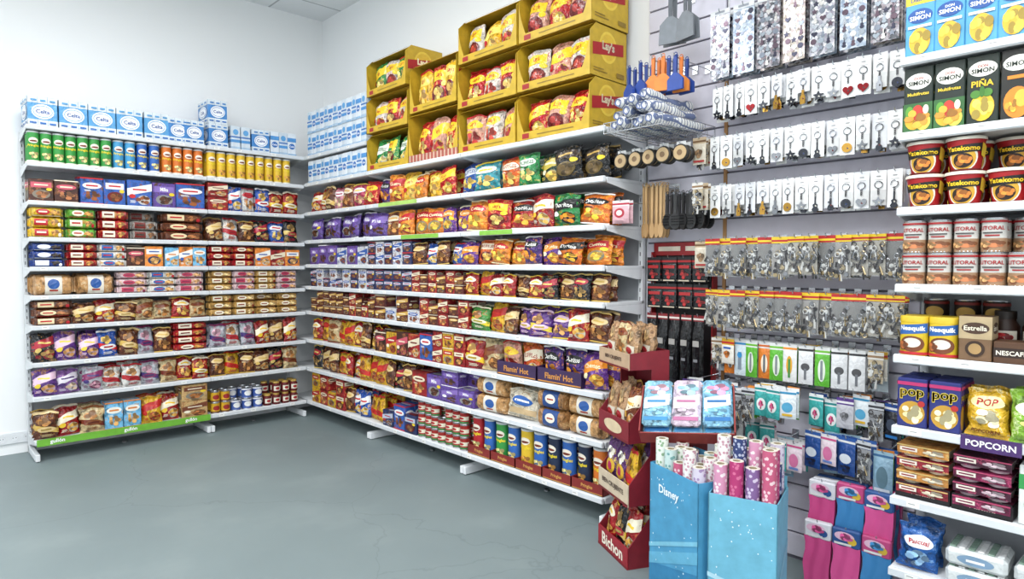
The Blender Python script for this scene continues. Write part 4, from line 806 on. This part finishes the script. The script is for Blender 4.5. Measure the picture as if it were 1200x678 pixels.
for key,c1,c2,c3,lab in(('cl_p','d0508e','2a5496','e0b82a','pink microfibre cloth with blue paper header'),('cl_b','3a80b8','c84480','d8b030','blue microfibre cloth with pink paper header'),('cl_q','c84884','d8d8e0','2a5496','bright pink cloth with white paper header')):
    a=MB(); a.box(0,0,-.03,.11,.03,.075,M(c2),.006); a.art(lambda u,v,o:((u-.5)*.11,-.0155-o,-.067+v*.075),.11,.075,[('e',.45,.6,.35,.25,'e4b8d0'),('e',.72,.4,.16,.2,c3),('r',.1,.12,.7,.24,'e0e0e0'),('f',.5,.55,.3,.3,c1)])
    b=MB(); n=12
    vs=[];fs=[]
    for sg in(-1,1):
        o=len(vs)
        for z in range(8):
            for x in range(n+1): vs.append(((x/n-.5)*(.11-.008*abs(math.sin(z*.9)))+.004*math.sin(z*1.1),sg*(.013+.003*math.sin(x*1.1+z*.5)),-.06-.031*z-(.006*math.sin(x*.8) if z==7 else 0)))
        f=[(o+z*(n+1)+x,o+z*(n+1)+x+1,o+(z+1)*(n+1)+x+1,o+(z+1)*(n+1)+x) for z in range(7) for x in range(n)]
        fs+=f
    m=n+1; o=8*m
    for z in range(7): fs+= [(z*m,(z+1)*m,o+(z+1)*m,o+z*m),(z*m+n,(z+1)*m+n,o+(z+1)*m+n,o+z*m+n)]
    fs+=[(7*m+x,7*m+x+1,o+7*m+x+1,o+7*m+x) for x in range(n)]
    b.add(vs,fs,M(c1,'w'))
    hreg(key,'cleaning_cloth',lab,'cleaning cloth',[('paper_header',a),('cloth',b)])
def utens(key,name,label,cat,hd,hl,hm,bm,L=.28,th=.006,handle=.009,extra=None):
    a=MB(); a.extr([(-handle,.01),(handle,.01),(handle*.8,-L*.55),(-handle*.8,-L*.55)],-th/2,th/2,bm); a.tube([(.008*math.sin(t),0,.014+.008*math.cos(t)) for t in [2*pi*j/10 for j in range(11)]],.002,bm,5)
    b=MB(); b.extr([(x,z-L*.55) for x,z in hd],-th/2-.001,th/2+.001,hm)
    if extra: extra(b,L)
    hreg(key,name,label,cat,[('handle',a),('head',b)])
paddle=[(-.01,0),(.01,0),(.036,-.03),(.04,-.11),(-.04,-.11),(-.036,-.03)]
oval=[(.024*math.sin(2*pi*i/16),-.03+.04*math.cos(2*pi*i/16)) for i in range(16)]
utens('spat','kitchen_spatula','large grey plastic kitchen spatula on a hook','spatula',[(x*1.5,z*1.2) for x,z in paddle],0,M('7a8086'),M('5a6066'),L=.26,handle=.012)
utens('scrb','window_scraper','blue plastic window scraper on a hook','scraper',[(-.012,0),(.012,0),(.042,-.03),(.042,-.08),(-.042,-.08),(-.042,-.03)],0,M('2448a0'),M('1e3c8e'),L=.14,th=.012)
utens('scro','window_scraper','orange plastic window scraper on a hook','scraper',[(-.012,0),(.012,0),(.042,-.03),(.042,-.08),(-.042,-.08),(-.042,-.03)],0,M('e8822a'),M('e0721e'),L=.14,th=.012)
utens('spoon','wooden_spoon','pale wooden spoon on a hook','wooden spoon',[(x*.6,z) for x,z in oval],0,M('bf9868','w'),M('c4a070','w'),L=.36,handle=.007)
def brs(b,L):
    for i in range(5):
        for j in range(4): b.tube([(-.014+.007*i*1.0,-.004,-L*.55-.005-.014*j),(-.014+.007*i,-.02,-L*.55-.005-.014*j)],.0016,M('0e0e10'),4)
utens('brush','hair_brush','rounded black plastic brush on a hook','brush',[(x*1.25,z) for x,z in oval],0,M('1a1a1c'),M('202022'),L=.18,extra=brs)
a=MB(); a.T=Matrix.Translation((0,0,-.04))@Matrix.Rotation(pi/2,4,'X'); a.lathe([(0,-.014),(.037,-.014),(.042,-.01),(.042,.01),(.037,.014),(0,.014)],[M('26221e')]*5,22); 
b=MB(); b.T=Matrix.Translation((0,-.001,-.04))@Matrix.Rotation(pi/2,4,'X'); b.lathe([(0,.0145),(.014,.0145),(.014,.017),(.033,.017),(.035,.0145)],[M('8a6a48'),M('8a6a48'),M('c8a878'),M('c8a878')],22)
c=MB(); c.box(0,0,.0,.05,.002,.03,M('d8d8d6'))
hreg('roundp','tape_roll_pack','round beige and black household roll on a hook','tape roll',[('rim',a),('roll_face',b),('header_card',c)])

ys=[1.605-.0595*i for i in range(14)]
ys6=[1.58-.118*i for i in range(7)]
K=['key%d'%i for i in range(10)]
hangrow(2.58,ys6,.2,['sheet0','sheet2','sheet1','sheet3'],3,'sticker sheets on the slatwall',jit=.15)
hangrow(2.23,ys,.18,K,3,'keychains on the upper hooks',step=.025,jit=.3,rnd=True)
hangrow(1.995,ys,.18,K,3,'keychains on the middle hooks',step=.025,jit=.3,rnd=True)
hangrow(1.765,ys,.18,K,3,'keychains on the lower hooks',step=.025,jit=.3,rnd=True)
y9=[1.6-.0655*i for i in range(13)]
hangrow(1.51,y9,.2,['hw1','hw3','hw2'],3,'hardware pouches on upper hooks',step=.028,jit=.3,sc=1.1,rnd=True)
hangrow(1.265,y9,.2,['hw2','hw1','hw2','hw3'],3,'hardware pouches on lower hooks',step=.028,jit=.3,sc=1.1,rnd=True)
hangrow(1.03,[1.6,1.54,1.48,1.42,1.36,1.3,1.24,1.17,1.1,1.03,.96,.89],.16,['beige1','mis5','clip4','clip1','clip5','clip1','clip2','clip3','clip1','clip3','clip3'],3,'blister cards on slatwall hooks',step=.03,jit=.2)
hangrow(.83,[1.68,1.62,1.56,1.5,1.44,1.38,1.32,1.26,1.20],.27,['mis2','mis3','mis1','mis4','mis5','mis6','mis7','mis8'],3,'small beauty packs on hooks',step=.03,jit=.3,zj=.02,rnd=True)
hangrow(.82,[1.13,1.07,1.01,.95,.89,.83],.13,['drk2','mis4','mis7','mis6','drk1','mis2','mis8'],3,'accessory packs on upper hooks',step=.03,jit=.3,zj=.02,rnd=True)
hangrow(.66,[1.13,1.06,.99,.92,.85],.17,['drk4','drk1','drk2','drk3','mis6','mis1','mis8'],3,'accessory packs on hooks',step=.03,jit=.3,zj=.03,rnd=True)
hangrow(.66,[1.5,1.42,1.34],.15,['mis7','mis3','mis1','clip5'],2,'small packs on low hooks',step=.03,jit=.3,zj=.02,rnd=True)
hangrow(.60,[1.27,1.2],.2,['mis1','drk4','mis7'],3,'accessory packs on lower hooks',step=.035,rnd=True)
hangrow(.47,[1.08,.965,.85],.19,['cl_p','cl_q','cl_p','cl_b'],3,'cleaning cloths on hooks',step=.045,jit=.15,zj=.015,rnd=True)
hangrow(.29,[1.08,.965,.85],.22,['cl_q','cl_p','cl_b'],1,'cleaning cloths on lower hooks',jit=.12,zj=.01)
# narrow panel
hangrow(2.77,[1.84,1.75],.22,['spat'],2,'grey spatulas on hooks',step=.04,jit=.3)
hangrow(2.40,[2.03,1.96,1.89,1.82,1.75],.3,['scrb','scrb','scro','scro','scrb'],3,'plastic scrapers on hooks',step=.05,jit=.4,zj=.01)
hangrow(1.97,[2.08,1.99,1.90,1.81,1.72],.3,['roundp'],2,'household rolls on hooks',step=.045,jit=.08)
hangrow(1.80,[2.04,2.01,1.98,1.95,1.92],.16,['spoon'],3,'wooden spoons on hooks',step=.03,jit=.5)
hangrow(1.74,[1.86,1.815,1.77,1.725,1.68],.2,['brush'],3,'black brushes on hooks',step=.04,jit=.4)
hangrow(1.72,[2.07],.32,['pinkp'],2,'round household packs',step=.04)
# red and black hanging rack board with cards and long cartons
e=ob('display_rack',None,(3.03,1.865,.70),(0,0,-pi/2),label='red and black cardboard display rack against the slatwall',cat='display rack')
mb=MB(); mb.box(0,0,.4,.36,.006,.8,M('1a1418')); ob('backboard',mb.build('backboard'),parent=e)
mb=MB(); mb.box(0,-.008,.775,.38,.008,.07,M('a81c22'),.002); mb.art(lambda u,v,o:((u-.5)*.38,-.0125-o,.74+.07*v),.38,.07,[('r',.08,.35,.44,.7,'e8dcc8'),('r',.52,.35,.92,.7,'e8dcc8')]); ob('header_panel',mb.build('header_panel'),parent=e)
for s in(-1,1):
    mb=MB(); mb.box(s*.183,-.02,.38,.006,.045,.76,M('a81c22')); ob('side_panel',mb.build('side_panel'),parent=e)
hangrow(1.425,[2.0,1.91,1.82,1.73],.1,['redcard'],2,'glue cards on hooks',step=.03)
hangrow(1.285,[2.0,1.91,1.82,1.73],.1,['redcard'],2,'glue cards on lower hooks',step=.03)
hangrow(1.13,[1.99,1.92,1.85,1.78,1.71],.14,['foil'],1,'black cartons on hooks',jit=.12)
hangrow(2.0,[1.67],.22,['beige2','beige1'],3,'small household packs')
hangrow(1.78,[1.66],.24,['beige1','beige2'],3,'small household packs')
hangrow(1.5,[1.67],.2,['beige2','beige1'],3,'small household packs')
mb=MB(); x0,x1,yy0,yy1,zb,zt=-.48,-.01,-.17,.17,0,.05
for z in(zb,zt): mb.tube([(x0,yy0,z),(x1,yy0,z),(x1,yy1,z),(x0,yy1,z),(x0,yy0,z)],.0025,CH)
for k in range(9): y=yy0+(yy1-yy0)*k/8; mb.tube([(x0,y,zt),(x0,y,zb),(x1,y,zb),(x1,y,zt)],.0016,CH,5)
for k in range(6): x=x0+(x1-x0)*k/5; mb.tube([(x,yy0,zt),(x,yy0,zb),(x,yy1,zb),(x,yy1,zt)],.0016,CH,5)
ob('wire_basket',mb.build('wire_basket'),(3.036,1.87,2.04),label='chrome wire basket hung on the slatwall',cat='wire basket')
rms=[]
for sd in range(3):
    mb=MB(); mb.T=Matrix.Rotation(-pi/2,4,'Y'); R=random.Random(sd)
    mb.lathe([(0,0),(.02,.0)]+[(.024+R.uniform(0,.008),.03*k+.01) for k in range(14)]+[(.018,.425),(.008,.415),(0,.41)],CHECK,14)
    mb.T=None
    # crumple the roll so the bundle looks loose
    mb.v=[(x,y+.006*math.sin(x*14+sd*2),z+.005*math.sin(x*19+sd)+.002*math.sin(y*200)) for x,y,z in mb.v]
    rms.append(mb.build('rolled_cloth'))
for r,nn in((0,5),(1,4),(2,3)):
    for k in range(nn): ob('rolled_cloth',rms[(r+k)%3],(3.0-random.uniform(0,.06),1.87+(k-(nn-1)/2)*.064,2.078+.052*r),(random.uniform(-.3,.3),random.uniform(-.02,.02),random.uniform(-.04,.04)),label='rolled white and blue checked kitchen cloth in basket',cat='kitchen cloth',group='rolled kitchen cloths')

# ---------------------------------------------------------------- floor displays
def local(loc,th,p):
    c,s=math.cos(th),math.sin(th); return (loc[0]+c*p[0]-s*p[1],loc[1]+s*p[0]+c*p[1],loc[2]+p[2])
th=-math.radians(116); SL=(2.535,1.835,0)
e=ob('display_stand',None,SL,(0,0,th),label='red cardboard floor stand with open snack trays',cat='display stand')
RD='8a1c2a'; W,Dp=.31,.2
lv=[.03,.32,.61,.945]
for s in(-1,1):
    mb=MB(); x=s*(W/2-.003)
    def quad(a,b,c,d):
        vs=[(x-.003,*p) for p in (a,b,c,d)]+[(x+.003,*p) for p in (a,b,c,d)]
        mb.add(vs,[(0,1,2,3),(7,6,5,4),(0,4,5,1),(1,5,6,2),(2,6,7,3),(3,7,4,0)],M(RD))
    quad((Dp/2-.09,0),(Dp/2,0),(Dp/2,1.0),(Dp/2-.09,1.0))
    for i,z in enumerate(lv): quad((-Dp/2,z-.03),(Dp/2-.09,z-.03),(Dp/2-.09,z+.2 if z<.9 else z+.055),(-Dp/2,z+.07 if z<.9 else z+.045))
    ob('side_panel',mb.build('side_panel'),parent=e)
mb=MB(); mb.box(0,Dp/2-.003,.5,W-.014,.006,1.0,M(RD)); ob('back_panel',mb.build('back_panel'),parent=e)
cols=['a01828','d0bca0','8a1c2a','c0a080']
for i,z in enumerate(lv):
    mb=MB(); w=W-.014; mb.box(0,-.004,z+.003,w,Dp-.012,.006,M('c8a888')); z0=z-.03; hf=.1 if i<3 else .075
    mb.box(0,-Dp/2-.004,z0+hf/2,W,.006,hf,M(cols[i]),.001)
    tx={0:'Bichon',1:'BIEN CRUJIENTE',2:'',3:'BIEN CRUJIENTE'}[i]
    ar=[('r',0,.0,1,.12,'7a1420')]+([('t',tx,.5,.52,.6 if i==0 else .3,'f4ead8' if i in(0,2) else '3a2018',.85)] if tx else [('e',.5,.5,.3,.3,'e0c8a0')])
    mb.art(lambda u,v,o:((u-.5)*W,-Dp/2-.0072-o,z0+v*hf),W,hf,ar)
    ob('tray',mb.build('tray'),parent=e)
add('nutbag','snack_bag','bag of mixed nut cookies with clear window','snack bag','bag',.14,.06,.2,'b08860',[('r',.1,.1,.9,.4,'d8ccb8'),('f',.5,.65,.4,.24,'d0a870'),('f',.35,.6,.3,.2,'7a4828'),('e',.5,.25,.3,.1,'b02a30')],acc='6a4020')
add('purplebag','snack_bag','purple and yellow snack bag','snack bag','bag',.14,.06,.2,'5a2a6c',[('e',.5,.35,.4,.18,'e0b030'),('f',.5,.68,.34,.16,'e8e0d0'),('e',.5,.35,.2,.1,'c02a60')],acc='e8c040')
for i,(ks,hz) in enumerate([(('s_red','s_blk','s_red'),1.5),(('purplebag','purplebag','s_yel'),1.15),(('nutbag','nutbag','brown_bag'),1.15),(('nutbag','s_beige','nutbag'),.75)]):
    for r in range(2):
        for k in range(3):
            key=ks[(k+r)%3]; c=C[key]; sx=.105/c['w']; sz=min(hz*.2/c['h'],.225/c['h']) if i<3 else .17/c['h']
            put(key,local(SL,th,(-.096+.096*k,-.055+.075*r,lv[i]+.012)),th+random.uniform(-.2,.2),'floor stand',(sx,.055/c['d'],sz*random.uniform(.88,1)),-.1,'in cardboard floor stand',roll=random.uniform(-.06,.06))
def floorbox(loc,th,w,d,h,label,base,art,side):
    mb=MB(); t=.004; m=M(base); mi=M('c8bda8')
    mb.box(0,0,.004,w,d,.008,mi)
    for s in(-1,1): mb.box(s*(w/2-t/2),0,h/2,t,d,h,m)
    mb.box(0,d/2-t/2,(h+.04)/2,w-2*t,t,h+.04,m); mb.box(0,-d/2+t/2,h/2,w,t,h,m)
    mb.art(lambda u,v,o:((u-.5)*w,-d/2-o,v*h),w,h,art)
    mb.art(lambda u,v,o:(w/2+o,(u-.5)*d,v*h),d,h,side)
    return ob('floor_display_box',mb.build('floor_display_box'),loc,(0,0,th),label=label,cat='display box')
th1=-math.radians(110); c1=local((2.22,1.52,0),th1,(.15,.11,0))
RS=random.Random(5)
sparks=[('e',RS.uniform(.06,.94),RS.uniform(.3,.95),RS.uniform(.005,.012),RS.uniform(.003,.006),'d8e8f0') for _ in range(50)]
floorbox(c1,th1,.30,.22,.585,'sky blue cardboard floor box holding paper rolls','4498c4',
   [('d',0,0,1,.35,.12,'2a7cac'),('d',0,.38,1,.46,.2,'5cacd0'),('d',0,.5,1,.53,.2,'74bcd8'),('t','Disney',.42,.84,.075,'eaf4fa',.42)]+sparks[:30],[('r',0,0,1,.2,'3a88b0')])
def roll(m,r,h):
    mb=MB(); mb.lathe([(0,0),(r,0),(r,h),(r*.55,h),(r*.5,h-.03),(0,h-.03)],[m,m,M('d8d2c4'),M('a89878'),M('a89878')],14); return mb.build('wrapping_paper_roll')
def rolls(c,th,w,d,ms,h,nx,ny):
    for j in range(ny):
        for i in range(nx):
            m=ms[(i*2+j*3)%len(ms)]; r=min((w-.014)/nx,(d-.014)/ny)/2*.985; hh=h+random.uniform(-.06,.04)
            ob('wrapping_paper_roll',roll(m,r,hh),local(c,th,(-(w-.014)/2+(w-.014)*(i+.5)/nx,-(d-.014)/2+(d-.014)*(j+.5)/ny,.009)),label='patterned wrapping paper roll in a display box',cat='wrapping paper',group='wrapping paper rolls')
rolls(c1,th1,.30,.22,[PAT['green'],PAT['white'],PAT['mint'],PAT['lil'],PAT['rose']],.64,5,4)
th2=-math.radians(75); c2=local((2.13,1.205,0),th2,(.12,.11,0))
floorbox(c2,th2,.24,.22,.56,'light blue cardboard floor box holding pink paper rolls','64aeca',
   [('r',0,0,1,.26,'3a8cb4'),('d',0,.26,1,.34,.12,'8cc4d8'),('d',0,.4,1,.43,-.1,'a4d0e0')]+sparks[20:],[('r',0,0,1,.3,'3a88b0'),('d',0,.5,1,.56,.2,'78b8d0')])
rolls(c2,th2,.24,.22,[PAT['pink'],PAT['lil'],PAT['mag'],PAT['white'],PAT['purple'],PAT['navy'],PAT['rose']],.71,4,4)
# wipes tray on pedestal
th3=-math.radians(60); c3=(2.46,1.49,0)
e=ob('wipes_display',None,c3,(0,0,th3),label='red cardboard display tray on narrow cardboard pedestal',cat='display stand')
mb=MB(); mb.box(.03,.03,.34,.1,.1,.68,M('983430'),.002); ob('pedestal',mb.build('pedestal'),parent=e)
mb=MB(); mb.T=Matrix.Translation((0,-.03,.735))@Matrix.Rotation(math.radians(38),4,'X')@Matrix.Rotation(math.radians(-5),4,'Y')
w,d=.38,.25
mb.box(0,0,0,w,d,.005,M('b8a890')); mb.box(0,-d/2,.03,w,.005,.065,M('983430')); mb.box(0,d/2,.035,w,.005,.07,M('b89880'))
for s in(-1,1): mb.box(s*w/2,0,.035,.005,d,.075,M('983430'))
TT=mb.T.copy(); ob('tray',mb.build('tray'),parent=e)
def wipes(b1,e1,e2,w=.12,l=.25):
    mb=MB(); mb.box(0,0,.018,w,l,.036,PM(b1,'dfe6ea','f',18),.014); mb.art(lambda u,v,o:((u-.5)*w,(v-.5)*l,.0365+o),w,l,[('d',.06,.36,.94,.6,.1,'e6ecee'),('f',.5,.74,.36,.14,e1),('r',.08,.06,.92,.14,e2),('r',.16,.45,.8,.5,e2),('f',.5,.25,.3,.08,b1)]); return mb.build('wet_wipes_pack')
wms=[wipes('7ab8d8','d888a8','2a70b0'),wipes('90c4dc','c880a0','3a80b8'),wipes('84bcd4','e0a8b8','3a8ac0'),wipes('c8b4c4','8ab8cc','b86a94')]
Mw=Matrix.Translation(c3)@Matrix.Rotation(th3,4,'Z')@TT
for k in range(3):
    for q in range(2):
        o=ob('wet_wipes_pack',wms[(k+q*2)%4],label='long pale blue soft pack of wet wipes in tray',cat='wet wipes',group='wet wipes in the red tray')
        o.matrix_world=Mw@Matrix.Translation((-.124+.124*k,.008+.025*q,.004+.041*q))@Matrix.Rotation(random.uniform(-.02,.02),4,'Z')

# wall socket
e=ob('wall_socket',None,(.575,5.93,.12),label='white triple power socket low on the wall',cat='power socket')
mb=MB(); mb.box(0,-.008,0,.24,.016,.085,WHITE,.004); ob('cover_plate',mb.build('cover_plate'),parent=e)
for k in range(3):
    mb=MB(); mb.T=Matrix.Translation((-.075+.075*k,-.016,0))@Matrix.Rotation(pi/2,4,'X'); mb.lathe([(.03,0),(.03,.003),(.022,.003),(.02,-.006),(0,-.006)],[WHITE,WHITE,GREY,GREY],18)
    for s in(-1,1): mb.box(s*.009,0,-.003,.005,.005,.008,M('222222'))
    ob('socket',mb.build('socket'),parent=e)

cd=bpy.data.cameras.new('camera'); cam=bpy.data.objects.new('camera',cd); COL.objects.link(cam); S.camera=cam
cam.location=(0,0,1.4); cam.rotation_euler=(math.radians(90-2.34),0,math.radians(-43.4))
cd.sensor_width=36; cd.lens=22.74; cd.clip_start=.05
print('objects',len(S.objects))
